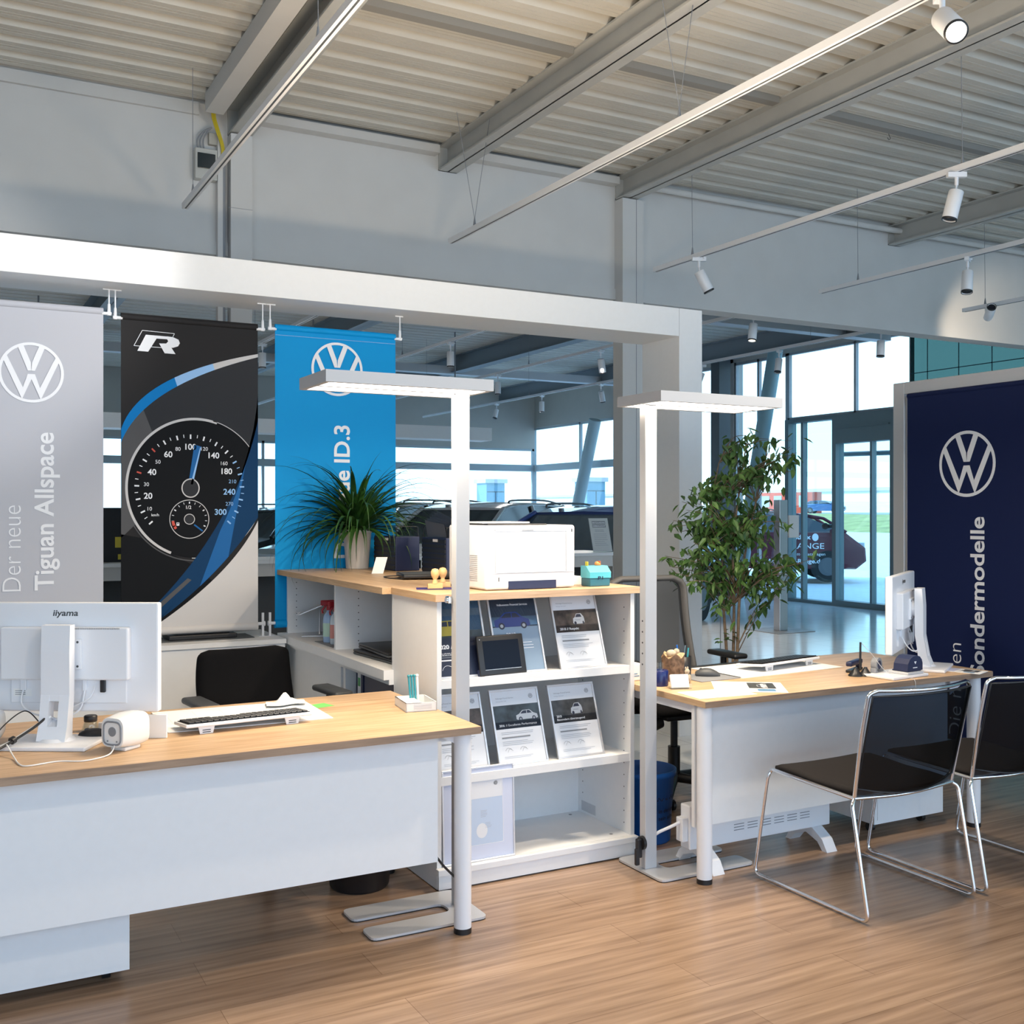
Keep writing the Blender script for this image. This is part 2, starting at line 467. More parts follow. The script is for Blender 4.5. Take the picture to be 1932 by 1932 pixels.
# sloping outer posts of the porch
b = MB(); b.cyl((13.4, 12.0, 0), (13.4, 11.35, 2.9), .07); b.cyl((13.6, 11.9, 0), (13.6, 11.55, 2.9), .07)
b.cyl((13.5, 13.35, 2.75), (13.5, 11.9, 2.75), .04); b.cyl((13.5, 13.35, 2.45), (13.5, 11.9, 2.42), .04)
struct('trim_20', b, GREYMET)

# roof beams (I sections) running towards the cross wall
def ibeam(n, x, y0, y1, zb=4.11, w=.155, zt=4.30, m=BEAMM):
    b = MB(); b.box(x, y0, zb, x+w, y1, zb+.013); b.box(x, y0, zt-.013, x+w, y1, zt); b.box(x+w/2-.006, y0, zb, x+w/2+.006, y1, zt)
    if y1 <= YW: b.box(x, y1-.014, zb, x+w, y1-.001, zt)
    struct('trim_%d' % n, b, m)
for i, x in enumerate((1.80, 3.41, 5.04, 8.26, 11.4)): ibeam(1+i, x, -3.9, YW)
ibeam(6, -1.3, -3.9, YW)
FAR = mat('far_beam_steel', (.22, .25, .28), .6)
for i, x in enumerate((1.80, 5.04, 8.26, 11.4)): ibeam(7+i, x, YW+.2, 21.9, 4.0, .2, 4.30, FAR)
b = MB(); b.box(-6, 17.6, 3.98, 12.4, 17.8, 4.12); struct('trim_11', b, LGREY)
b = MB(); b.box(-6, 11.2, 4.0, 12.4, 11.4, 4.12); struct('trim_12', b, LGREY)
b = MB()
for x0, x1 in ((1.97, 3.40), (3.57, 5.03), (5.2, 8.25), (8.42, 11.4)): b.box(x0, 5.50, 4.255, x1, 5.57, 4.30)
struct('trim_13', b, mat('dark_strap_steel', (.28, .27, .25), .6))
b = MB()
for x0, x1 in ((2.02, 3.38), (3.6, 5.02)): b.box(x0, YW-.10, 4.215, x1, YW-.005, 4.275)
b.box(-6, YW-.03, 4.215, 1.60, YW-.005, 4.30); b.cyl((5.25, YW-.09, 4.235), (12.4, YW-.09, 4.235), .028)
struct('trim_14', b, WPAINT)
# white cladding of the posts in the cross wall
b = MB(); b.box(1.80, YW-.10, 0, 1.948, YW-.001, 4.10); b.mi = 1; b.box(1.785, YW-.101, 3.585, 1.95, YW-.098, 3.588); b.box(1.755, YW-.05, 2.7, 1.775, YW-.001, 4.0)
b.mi = 0; b.box(1.72, YW-.06, 0, 1.755, YW-.001, 4.1)
struct('trim_15', b, [WPAINT, MGREY])
b = MB(); b.box(5.035, YW-.12, 0, 5.245, YW+.02, 4.10); b.mi = 1; b.box(5.17, YW-.1215, 0, 5.175, YW-.12, 4.1)
struct('trim_16', b, [WPAINT, MGREY])
# white cable channel beside the first beam
b = MB(); b.box(1.60, -3.9, 4.17, 1.72, YW-.22, 4.295)
struct('trim_17', b, WPAINT)
# leaning round column and dark service column by the east glazing
b = MB(); b.cyl((12.15, 14.35, 0), (12.15, 13.35, 4.25), .12); struct('trim_18', b, mat('teal_column_paint', (.22, .36, .40), .5))
b = MB(); b.box(12.1, 14.75, 0, 12.35, 14.98, 4.3); struct('trim_19', b, DGREY)
b = MB(); b.cyl((12.2, 20.2, 0), (12.2, 18.9, 3.4), .13); struct('trim_21', b, mat('pale_column_paint', (.36, .44, .46), .5))

# ------------------------------------------------------------------ outdoors
b = MB(); b.box(12.7, -60, -.2, 57, 150, -.03); b.box(-60, 22.2, -.2, 12.7, 120, -.03)
struct('ground', b, floor_mat('forecourt_paving', ((.66, .68, .70), (.74, .76, .78)), .2, .1, .6, .006, (.55, .57, .6), grain=False))
b = MB(); b.box(74.5, -60, -.2, 420, 400, 1.16)
struct('ground.001', b, mat('asphalt', (.36, .38, .40), .9, noise=.1, nscale=.5))
b = MB()
V = []
n = 40
for i in range(n+1):
    y = -20+i*5.0
    for x, z in ((56.9, -.035), (60, .25), (65, .68), (71, 1.05), (74.6, 1.16)): V.append((x, y, z+(.05*math.sin(i*1.7) if z > 0 else 0)))
b.add(V, [(i*5+k, i*5+k+1, i*5+k+6, i*5+k+5) for i in range(n) for k in range(4)], True)
o = obj('grass_bank', b, mat('mown_grass', (.36, .38, .15), .9, noise=.25, nscale=.6), label='strip of short green grass on the bank beyond the forecourt', cat='grass', kind='stuff')

# ================================================================== THINGS
# ---- white portal frame carrying the banners
YP0, YP1 = 5.70, 6.12
t = thing('portal_frame', 'wide white boxed portal frame with the hanging banners under its beam', 'frame', (4.43, 5.9, 0))
b = MB(); b.box(-3.2, YP0, 2.653, 4.34, YP1, 2.838, .002); b.mi = 1; b.box(4.339, YP0-.0005, 2.655, 4.3405, YP0, 2.838); obj('beam', b, [WHITE, MGREY], t)
b = MB(); b.box(4.34, YP0, 0, 4.53, YP1, 2.838, .002); obj('post', b, WHITE, t)
b = MB(); b.box(-3.4, YP0, 0, -3.2, YP1, 2.838, .002); obj('post', b, WHITE, t)

# ---- banners
def hook(b, x, y, zt, zb, dx):
    b.cyl((x, y, zb-.01), (x, y, zb+.05), .010, .007, 10); b.cyl((x, y, zb+.04), (x, y, zt), .004, n=8); b.cyl((x-.02*dx, y, zt-.002), (x+.03*dx, y, zt-.002), .004, n=8)
    b.cyl((x-.012*dx, y, zb), (x+.035*dx, y, zb), .009, n=10)
def banner(name, label, x0, x1, y, z0, z1, m, hooks=True, group=None, hem=None):
    t = thing(name, label, 'banner', ((x0+x1)/2, y, z0), group=group)
    b = MB()
    # fabric hanging between two tube hems, slightly bellied
    N = 26; secs = []
    F = []
    for k in range(N+1):
        f = k/N; z = z0+.03+(z1-.06-z0)*f; d = .004*math.sin(f*PI)
        secs.append([(x0, y-d, z), (x1, y-d, z)])
    V = [p for s_ in secs for p in s_]; V2 = [(p[0], p[1]+.002, p[2]) for p in V]
    F = [(2*i, 2*i+1, 2*i+3, 2*i+2) for i in range(N)]
    b.add(V, F); b.add(V2, F)
    c = obj('fabric', b, m, t)
    b = MB(); b.lathe([(.018, 0), (.018, x1-x0)], (0, 0, 0), 16, 1, .8, Matrix.Translation((x0, y+.004, z1-.02)) @ Matrix.Rotation(PI/2, 4, 'Y')); obj('top_hem', b, m, t)
    b = MB(); b.lathe([(.024, 0), (.024, x1-x0)], (0, 0, 0), 20, 1, 1, Matrix.Translation((x0, y+.004, z0+.026)) @ Matrix.Rotation(PI/2, 4, 'Y')); obj('bottom_hem', b, hem or m, t)
    if hooks:
        for x, dx in ((x0-.028, 1), (x1+.028, -1)):
            b = MB(); hook(b, x, y, 2.652, z1-.03, dx); obj('hanger', b, CWHITE, t)
    return t
YB = 5.90
GREYB = mat('banner_silver_grey', (.50, .51, .56), .6, spec=.3)
BLKB = mat('banner_charcoal', (.022, .021, .022), .65, spec=.15)
BLUB = mat('banner_sky_blue', (.0, .30, .68), .6, spec=.2)
NAVB = mat('banner_navy', (.004, .012, .065), .6, spec=.25)
# grey banner
t = banner('hanging_banner', 'silver grey hanging banner with white roundel, at the far left behind the monitor', .06, .775, YB, .83, 2.555, GREYB)
a = Art((.06, YB-.006, .86), (1, 0, 0), (0, 0, 1), .715, 1.65, [CWHITE])
a.roundel(.373, 1.335, .152, CWHITE); a.done('emblem', t)
def letters(o, u, w, h, parent, *args):
    a = Art(o, u, (0, 0, 1), w, h, [CWHITE]); a.text(*args); a.done('lettering', parent)
letters((.06, YB-.006, .86), (1, 0, 0), .715, 1.65, t, 'Der neue', .325, .235, .088, CWHITE, -.012, .43, PI/2)
letters((.06, YB-.006, .86), (1, 0, 0), .715, 1.65, t, 'Tiguan Allspace', .475, .235, .088, CWHITE, .018, .80, PI/2)
# charcoal banner with speedometer
t = banner('hanging_banner', 'charcoal hanging banner printed with a huge speedometer dial', .862, 1.583, YB, .832, 2.538, BLKB, hem=mat('banner_hem_white', (.62, .60, .59), .6))
bw, bh = .721, 1.70
a = Art((.862, YB-.0063, .855), (1, 0, 0), (0, 0, 1), bw, bh, [CWHITE])
PG = mat('print_grey', (.10, .10, .105),.7, spec=.12); PK = mat('print_black', (.008, .009, .011),.7, spec=.12); PB = mat('print_blue', (.0, .20, .55), .6, spec=.15)
PDB = mat('print_deep_blue', (.008, .045, .12),.7, spec=.12); PSL = mat('print_silver', (.55, .53, .52), .4); PLW = mat('print_pale_grey', (.62, .60, .59), .5)
PR = mat('print_red', (.6, .05, .02), .5); PMB = mat('print_mid_blue', (.02, .13, .36),.7, spec=.12); PLB = mat('print_light_blue', (.25, .48, .8), .4)
PDG = mat('print_graphite', (.035, .037, .042),.7, spec=.12)
cx, cy, R = .355, .765, .325      # dial centre (from lower left corner), radius
# swoosh band: from left edge up to right edge
def bez(p0, p1, p2, n=24): return [((1-t)**2*p0[0]+2*t*(1-t)*p1[0]+t*t*p2[0], (1-t)**2*p0[1]+2*t*(1-t)*p1[1]+t*t*p2[1]) for t in [i/n for i in range(n+1)]]
up = bez((-.01, 1.03), (.05, 1.36), (.73, 1.515)); lo = bez((-.01, .97), (.08, 1.30), (.73, 1.498))
for i in range(len(lo)-1): a.poly([(lo[i][0], lo[i][1]), (lo[i+1][0], lo[i+1][1]), (lo[i+1][0], .75), (lo[i][0], .75)], PDG)
a.lay()
for i in range(24):
    m_ = PB if i < 14 else (PLB if i < 19 else PSL)
    a.poly([up[i], up[i+1], lo[i+1], lo[i]], m_)
# graphite dash lower part
a.poly([(0, .97)]+[p for p in lo[1:9]]+[(.20, .95), (.10, .6), (0, .5)], PG)
a.poly([(0, .52), (.1, .5), (.35, .36), (.5, .24), (.2, 0), (0, 0)], PK)
a.lay()
a.ell(cx+.03, cy-.0, R+.035, R+.05, PK, 72); a.lay()
a.ring(cx+.03, cy, R+.04, .013, PSL, 72, PI*.40, PI*1.38, ry=R+.055); a.ring(cx+.03, cy, R+.04, .004, PSL, 72, -PI*.52, PI*.42, ry=R+.055)
a.ring(cx+.03, cy, R+.052, .006, PG, 72, PI*.75, PI*1.5, ry=R+.07); a.lay()
# blue veil on the right and pale corner
ve = bez((.73, 1.19), (.60, .50), (.02, .0), 24); ve2 = bez((.73, .62), (.50, .26), (.10, .0), 24)
vd = bez((.73, 1.42), (.70, .60), (.14, .0), 24)
for i in range(24): a.poly([ve[i], ve[i+1], vd[i+1], vd[i]], PDB)
for i in range(24): a.poly([vd[i], vd[i+1], ve2[i+1], ve2[i]], PMB if 7 < i < 14 else PDB)
a.lay()
e2 = bez((.735, .62), (.60, .30), (.12, -.001), 24)
for i in range(24): a.poly([e2[i], e2[i+1], (.74, e2[i+1][1]), (.74, e2[i][1])], PLW)
a.poly([(.02, .0), (.06, .0), (.36, .27), (.34, .28)], PG)
a.lay()
# ticks
for k in range(37):
    f = k/36; an = math.radians(222-f*264); big = (k % 2 == 0)
    r1 = R-.036; r0 = r1-(.024 if big else .017)
    c_, s_ = math.cos(an), math.sin(an)
    m_ = PR if k in (8, 12) else (PLB if k > 25 else CWHITE)
    a.line([(cx+r0*c_, cy+r0*s_), (cx+r1*c_, cy+r1*s_)], .008 if big else .004, m_)
PX = 346.  # px per metre used when these were read
for tx, u, v, h, bd in (('20', 275, 932, .031, .02), ('40', 282, 889, .031, .02), ('60', 312, 858, .031, .02), ('100', 354, 846, .031, .02), ('140', 398, 864, .031, .02),
                        ('180', 423, 895, .031, .02), ('240', 428, 934, .031, .02), ('300', 411, 971, .031, .02), ('10', 278, 954, .020, 0), ('30', 272, 909, .020, 0), ('50', 293, 869, .020, 0),
                        ('80', 330, 847, .020, 0), ('120', 380, 849, .020, 0), ('160', 418, 878, .020, 0), ('210', 434, 913, .020, 0), ('270', 428, 955, .020, 0), ('km/h', 288, 965, .014, .01)):
    a.text(tx, (u-228)/258*bw+.004, cy-(v-921)/345.+(u-359)*.0002-.009, h, PLB if (u > 410 and v > 900) else CWHITE, bd, align='c')
# needle
a.poly([(cx+.012, cy+.02), (cx-.012, cy+.02), (cx+.02, cy+.235), (cx+.058, cy+.225)], PMB); a.lay()
a.poly([(cx+.012, cy+.02), (cx+.0, cy+.02), (cx+.05, cy+.22), (cx+.055, cy+.22)], PLB)
a.ell(cx, cy, .042, .046, PDG, 36); a.ring(cx, cy, .048, .006, PSL, 40, ry=.052)
gx, gy = cx-.006, cy-.167
a.ring(gx, gy, .105, .004, PSL, 48); a.ell(gx, gy, .024, .025, PDG, 24); a.ring(gx, gy, .029, .004, PSL, 30)
for k in range(13):
    an = math.radians(205-k*230/12); a.line([(gx+.083*math.cos(an), gy+.083*math.sin(an)), (gx+.094*math.cos(an), gy+.094*math.sin(an))], .006 if k % 3 == 0 else .003, CWHITE)
a.text('1/2', gx-.004, gy+.055, .018, CWHITE, .01, align='c'); a.ring(gx, gy, .094, .014, PR, 10, PI*1.03, PI*1.2); a.line([(gx+.025, gy-.03), (gx+.07, gy-.065)], .008, PMB)
a.rect(gx-.068, gy-.035, gx-.053, gy-.018, CWHITE); a.rect(gx-.065, gy-.026, gx-.056, gy-.021, PK)
# arrow mark
a.poly([(.075, 1.075), (.095, 1.105), (.094, 1.094), (.118, 1.094), (.122, 1.075), (.100, 1.058), (.096, 1.066), (.078, 1.05)], PG)
# R emblem
rx, ry_ = .062, 1.472; k = .235/440.
def RP(P, m): a.poly([(rx+(p[0]-325)*k*1.0, ry_-(p[1]-525)*k*1.05+(p[0]-325)*k*.055) for p in P], m)
def RL(P): 
    Q = [(rx+(p[0]-325)*k, ry_-(p[1]-525)*k*1.05+(p[0]-325)*k*.055) for p in P]; a.line(Q, .003, CWHITE)
RL([(700, 365), (716, 334), (407, 310), (328, 455), (600, 470)]); a.lay()
RP([(440, 350), (700, 368), (755, 392), (768, 425), (750, 455), (690, 470), (726, 530), (620, 523), (567, 430), (625, 430), (650, 415), (655, 395), (625, 386), (535, 382), (520, 390), (463, 510), (360, 503)][:0] or [(440, 350), (560, 358), (463, 510), (360, 503)], CWHITE)
a.lay(); RP([(540, 356), (700, 368), (690, 392), (528, 384)], CWHITE); a.lay(); RP([(640, 362), (700, 368), (755, 392), (768, 425), (750, 455), (700, 470), (640, 466), (600, 430), (635, 430), (654, 410), (645, 390)], CWHITE)
a.lay(); RP([(567, 430), (660, 432), (726, 530), (620, 523)], CWHITE)
a.done('print', t)
# sky blue banner
t = banner('hanging_banner', 'sky blue hanging banner with white roundel behind the green plant', 1.681, 2.405, YB, .838, 2.547, BLUB)
a = Art((1.681, YB-.006, .86), (1, 0, 0), (0, 0, 1), .724, 1.68, [CWHITE])
a.roundel(.362, 1.452, .154, CWHITE); a.done('emblem', t)
letters((1.681, YB-.006, .86), (1, 0, 0), .724, 1.68, t, 'Der neue ID.3', .435, .365, .092, CWHITE, .02, .765, PI/2)
b = MB(); b.box(1.682, YB-.0068, 2.482, 2.404, YB-.0062, 2.4845); obj('seam', b, PLB, t)

# short posts on the counter that hold the banner bottoms
for i, (x, dx) in enumerate(((1.625, -1), (1.655+.0, 1))):
    pass
def foot_post(x, dx, label):
    t = thing('banner_foot_post', label, 'post', (x, YB, .80), group=None)
    b = MB(); b.cyl((x, YB, .8005), (x, YB, .803), .028, n=20); b.box(x-.006, YB-.006, .803, x+.006, YB+.006, .93); obj('post', b, WPLAST, t)
    b = MB(); b.cyl((x, YB, .87), (x+.045*dx, YB, .87), .009, n=10); b.cyl((x-.012*dx, YB, .87), (x, YB, .87), .014, n=12); obj('pin', b, WPLAST, t)
foot_post(1.612, -1, 'white post on the counter at the lower right corner of the charcoal banner')
foot_post(1.652, 1, 'white post on the counter at the lower left corner of the sky blue banner')
foot_post(.832, 1, 'white post on the counter at the lower left corner of the charcoal banner')

# ---- navy banner in its wheeled stand (plane X = 5)
XN = 5.0
t = thing('banner_stand', 'grey mobile banner frame on castors at the right', 'stand', (5.0, 3.6, 0))
b = MB(); b.box(XN, 4.42, .10, XN+.06, 4.50, 2.25, .003); b.box(XN+.02, 4.386, .19, XN+.05, 4.4195, 2.17); obj('post', b, ALU, t)
b = MB(); b.box(XN, 2.55, .10, XN+.06, 2.63, 2.25, .003); obj('post', b, ALU, t)
b = MB(); b.box(XN, 2.631, 2.18, XN+.06, 4.419, 2.25, .003); obj('crossbar', b, ALU, t)
for y in (4.30, 3.10):
    b = MB(); b.box(XN-.56, y-.14, .10, XN+.5, y+.0, .125, .004); obj('base_plate', b, ALU, t)
b = MB(); b.box(XN-.02, 2.635, .126, XN+.08, 4.415, .17, .003); obj('crossbar', b, ALU, t)
for x, y in ((4.47, 3.03), (5.45, 3.03), (4.5, 4.23), (5.45, 4.23)):
    b = MB(); b.cyl((x-.012, y, .04), (x+.012, y, .04), .04, n=24); b.cyl((x, y, .07), (x, y, .10), .012); obj('castor', b, BLACK, t)
b = MB(); b.cyl((XN+.03, 4.40, 2.14), (XN+.03, 4.37, 2.14), .02); obj('clamp', b, DGREY, t)
t = thing('hanging_banner', 'navy blue banner with white roundel stretched in the mobile stand', 'banner', (XN-.01, 3.5, .2))
b = MB(); b.box(XN-.012, 2.72, .24, XN-.009, 4.385, 2.17); obj('fabric', b, NAVB, t)
b = MB(); b.cyl((XN-.002, 2.72, 2.165), (XN-.002, 4.385, 2.165), .016); obj('top_hem', b, NAVB, t)
b = MB(); b.cyl((XN-.002, 2.72, .24), (XN-.002, 4.385, .24), .018); obj('bottom_hem', b, NAVB, t)
a = Art((XN-.0125, 4.385, .24), (0, -1, 0), (0, 0, 1), 1.66, 1.93, [CWHITE])
a.roundel(.408, 1.516, .182, CWHITE); a.done('emblem', t)
letters((XN-.0125, 4.385, .24), (0, -1, 0), 1.66, 1.93, t, 'Die neuen', .373, .004, .085, CWHITE, -.012, .52, PI/2)
letters((XN-.0125, 4.385, .24), (0, -1, 0), 1.66, 1.93, t, 'Sondermodelle', .518, .36, .087, CWHITE, .02, .865, PI/2)

# ---- lighting tracks and spotlights
tr = []
def track(x, y0, y1, label, wires, m=WPLAST, zz=3.50, V2=False):
    t = thing('lighting_track', label, 'lighting track', (x, (y0+y1)/2, zz))
    b = MB(); b.box(x-.02, y0, zz-.035, x+.02, y1, zz); b.mi = 1; b.box(x-.0045, y0+.1, zz-.0365, x+.0045, y1-.02, zz-.035); obj('rail', b, [m, DGREY], t)
    for y in wires:
        b = MB(); b.cyl((x, y, zz), (x, y, zz+.06), .012, .004, 10)
        if V2: b.cyl((x, y, zz+.05), (x-.13, y+.02, 4.29), .0022, n=5); b.cyl((x, y, zz+.05), (x+.13, y+.02, 4.29), .0022, n=5)
        else: b.cyl((x, y, zz+.05), (x, y+.01, 4.298), .0022, n=5)
        obj('suspension_wire', b, MGREY, t)
track(1.44, -3.5, 7.15, 'white lighting track nearest the left, ending above the desk', (6.9, 4.4), V2=False)
track(3.35, -3.5, 7.15, 'white lighting track hung on a V wire in the middle of the room', (6.75, 4.4, 2.0), V2=True)
track(5.23, -3.5, 7.2, 'white lighting track carrying two white spotlights, third from the left', (6.7, 4.2, 2.0))
track(7.07, -3.5, 7.2, 'white lighting track carrying one spotlight, fourth from the left', (6.75, 4.2))
track(8.98, -3.5, 7.2, 'short stretch of white lighting track at the right edge, in front of the wall', (6.95, 4.2))
FARW = WPLAST
for x, y0, nm in ((3.35, 8.2, 'leftmost track seen between the banners'), (5.23, 8.2, 'track right of the sky blue banner'), (7.07, 7.9, 'track over the printer'), (8.98, 7.9, 'track nearest the windows'), (-.6, 8.2, 'track far to the left')):
    track(x, y0, 20.5, 'white track in the hall behind the cross wall, '+nm, (9.3, 12.6, 16), zz=3.47)
WARM = mat('spot_lens_lit', (1, .9, .75), .3, emis=(1, .86, .66), estr=60); LENS = mat('spot_lens_dark', (.04, .04, .05), .15)
LENSD = mat('spot_lens_dim', (.9, .85, .75), .3, emis=(1, .9, .75), estr=1.5)
def make_spot(name, label, loc, tilt, rz, lens, zz):
    """origin at the track; housing pivots .11 below; tilt: angle from straight down, heading +Y then rz"""
    t = thing(name, label, 'spotlight', loc, rz)
    b = MB(); b.box(-.017, -.055, -.03, .017, .055, .0, .003); b.box(-.012, .03, -.015, .03, .05, -.002); obj('adapter', b, WPLAST, t, True)
    b = MB(); b.cyl((0, 0, -.03), (0, 0, -.075), .011, n=10); b.cyl((0, 0, -.075), (0, .005, -.105), .006, n=8); obj('arm', b, WPLAST, t, True)
    R = Matrix.Translation((0, 0, -.105)) @ Matrix.Rotation(tilt, 4, 'X')
    b = MB(); b.lathe([(.040, -.004), (.0425, -.008), (.0425, -.175), (.040, -.178), (.036, -.178), (.034, -.165)], (0, 0, 0), 28, M=R); obj('housing', b, WPLAST, t, True)
    b = MB(); b.lathe([(.0428, -.168), (.0432, -.180), (.037, -.181)], (0, 0, 0), 28, M=R, nocap=True); obj('ring', b, BLACK, t, True)
    b = MB(); b.lathe([(.036, -.172), (.0001, -.172)], (0, 0, 0), 24, M=R); obj('lens', b, lens, t, True)
    return t
ZT = 3.465
r_ = math.radians
make_spot('track_spotlight', 'white cylinder spotlight high at the right, upper one on the third track', (5.23, 4.24, ZT), r_(14), r_(60), LENS, ZT)
make_spot('track_spotlight', 'white cylinder spotlight tilted right, lower one on the third track above the portal corner', (5.23, 6.62, ZT), r_(27), r_(-115), LENS, ZT)
make_spot('track_spotlight', 'white spotlight tilted left on the fourth track at the right edge', (7.07, 5.63, ZT), r_(-14), r_(-60), LENS, ZT)
make_spot('track_spotlight', 'white spotlight on the right-edge track turned up towards the camera, dark opening visible', (8.98, 6.92, ZT), r_(118), r_(140), LENS, ZT)
make_spot('track_spotlight', 'switched-on spotlight at the top right shining straight at the camera', (3.35, 2.78, ZT), r_(50), r_(150), WARM, ZT)
fars = [(5.23, 11.16, 0, 'white spotlight hanging straight down right of the sky blue banner, above the first floor lamp'), (7.07, 10.83, 18, 'tilted white spotlight high behind the portal opening, at its right end'),
        (7.07, 13.5, 0, 'white spotlight just right of the first floor lamp head'), (8.98, 13.75, 22, 'white spotlight in the opening under its higher neighbour, close to the window corner'),
        (8.98, 15.56, 0, 'small white spotlight in front of the far beige wall'), (8.98, 17.2, -20, 'smallest white spotlight, tilted, near the far corner of the hall'),
        (7.07, 8.1, -14, 'white spotlight in the hall above the leafy tree, left one'), (8.98, 9.83, -18, 'bluish spotlight against the sky between the sloping column and the window'),
        (8.98, 8.25, -8, 'pale spotlight against the bright sky near the cross wall edge'), (3.35, 12.28, 0, 'white spotlight in the gap between charcoal and sky blue banners'), (5.23, 13.0, 10, 'white spotlight half hidden under the first floor lamp head')]
for x, y, ti, lb in fars: make_spot('track_spotlight', lb, (x, y, 3.435), r_(ti), r_(-60), LENSD if ti == -14 else LENS, 3.435)
make_spot('track_spotlight', 'small switched-on spotlight beside the right edge of the portal post', (8.98, 11.3, 3.435), r_(20), r_(60), WARM, 3.435)
# spot beams: lit fixtures, assumed unseen ones on the same tracks, added hall fill
def spotlight(loc, target, power, ang=60, col=(1, .82, .61), blend=.6, rad=.05):
    d = bpy.data.lights.new('spot_beam', 'SPOT'); d.energy = power; d.spot_size = r_(ang); d.spot_blend = blend; d.color = col; d.shadow_soft_size = rad
    o = bpy.data.objects.new('spot_beam', d); COL.objects.link(o); o.location = loc
    o.rotation_euler = (Vector(target)-Vector(loc)).to_track_quat('-Z', 'Y').to_euler(); return o
spotlight((3.35, 2.68, 3.2), (2.2, 3.9, .6), 170, 100)
spotlight((1.44, 2.6, 3.2), (.2, 5.7, 2.72), 230, 36, (1, .95, .9))
spotlight((1.44, 1.0, 3.2), (1.2, 3.8, .7), 80, 70)
spotlight((3.35, 4.9, 3.2), (2.2, 5.0, 1.0), 60, 70)
spotlight((5.23, .6, 3.2), (3.4, 2.2, 0), 50, 80)
spotlight((8.98, 6.6, 3.2), (9.6, 7.5, 3.25), 30, 80)
spotlight((8.98, 11.3, 3.15), (7.5, 10.5, .5), 120, 80)
for q in ((7.07, 10.8), (5.23, 13.0), (8.98, 15.6), (3.35, 12.3), (1.0, 11.0)): spotlight((q[0], q[1], 3.2), (q[0]-.6, q[1]-.4, .5), 260, 120, (1, .94, .88))  # fill beams added to brighten the dark hall; the spotlights modelled there are unlit

# ================================================================== FURNITURE
ZD = .74
def desk(name_label, x0, x1, y0, y1, panel, legs, seedm=OAK):
    t = thing('desk', name_label, 'desk', ((x0+x1)/2, (y0+y1)/2, 0))
    b = MB(); b.box(x0, y0, ZD-.025, x1, y1, ZD); obj('tabletop', b, OAK, t)
    b = MB(); b.box(x0-.001, y0-.0012, ZD-.0252, x1+.001, y0, ZD-.0008); obj('edge_band', b, OAKE, t)
    b = MB(); b.box(x0+.06, y0+.12, ZD-.065, x1-.05, y0+.15, ZD-.026); b.box(x0+.06, y1-.08, ZD-.065, x1-.05, y1-.05, ZD-.026)
    for x in (x0+.03, x1-.06): b.box(x, y0+.07, ZD-.065, x+.03, y1-.07, ZD-.026)
    obj('frame', b, WPLAST, t)
    b = MB(); b.box(panel[0], y0+.095, panel[2], panel[1], y0+.113, panel[3]); obj('modesty_panel', b, WHITE, t)
    for x, y in legs:
        b = MB(); b.cyl((x, y, .02), (x, y, ZD-.026), .031, n=36); lg = obj('leg', b, WPLAST, t)
        b = MB(); b.cyl((x, y, .0), (x, y, .02), .0315, n=36); obj('foot', b, BLACK, lg)
    return t
D1 = desk('long oak desk at the left with a white front panel, big monitor on top', -.35, 1.694, 3.363, 4.212, (-.3, 1.571, .255, .715), [(1.655, 3.43), (1.655, 4.15), (-.31, 3.43), (-.31, 4.15)])
b = MB(); b.prism([(0, 0), (.10, 0), (.10, -.05)], (1.545, 3.44, ZD-.026), (1, 0, 0), (0, 0, 1), (0, .006, 0)); obj('bracket', b, WPLAST, D1)
D2 = desk('oak desk at the right with two black chairs in front', 2.692, 4.40, 3.365, 4.165, (2.71, 4.205, .215, .715), [(2.730, 3.42), (4.35, 3.43), (2.735, 4.11), (4.35, 4.11)])
b = MB(); b.box(2.6908, 3.366, ZD-.0252, 2.6922, 4.164, ZD-.0008); obj('side_edge_band', b, OAKEY, D2)
b = MB(); b.prism([(0, 0), (.14, 0), (0, -.08)], (4.20, 3.44, ZD-.026), (1, 0, 0), (0, 0, 1), (0, .006, 0)); obj('bracket', b, WPLAST, D2)

def pedestal(label, x0, x1, y0, y1, z0, z1):
    t = thing('drawer_pedestal', label, 'drawer unit', ((x0+x1)/2, (y0+y1)/2, 0))
    b = MB(); b.box(x0, y0, z0, x1, y1, z1); obj('carcass', b, WHITE, t)
    b = MB(); b.box(x0+.019, y0-.003, z0+.019, x1-.019, y0, z1-.01); obj('back_panel', b, WHITE, t)
    b = MB()
    for i in range(3): b.box(x0+.004, y1, z0+.004+i*(z1-z0)/3, x1-.004, y1+.016, z0+(i+1)*(z1-z0)/3-.004)
    obj('drawer', b, WHITE, t)
    for x in (x0+.06, x1-.06):
        for y in (y0+.08, y1-.08):
            b = MB(); b.cyl((x-.012, y, .02), (x+.012, y, .02), .0195, n=16); b.cyl((x, y, .02), (x, y, z0), .008, n=8); obj('castor', b, BLACK, t)
pedestal('white drawer pedestal under the left desk, standing on low castors', .02, .546, 3.56, 4.12, .045, .60)
pedestal('white drawer pedestal under the right desk behind the visitor chairs', 3.80, 4.258, 3.53, 4.08, .055, .60)

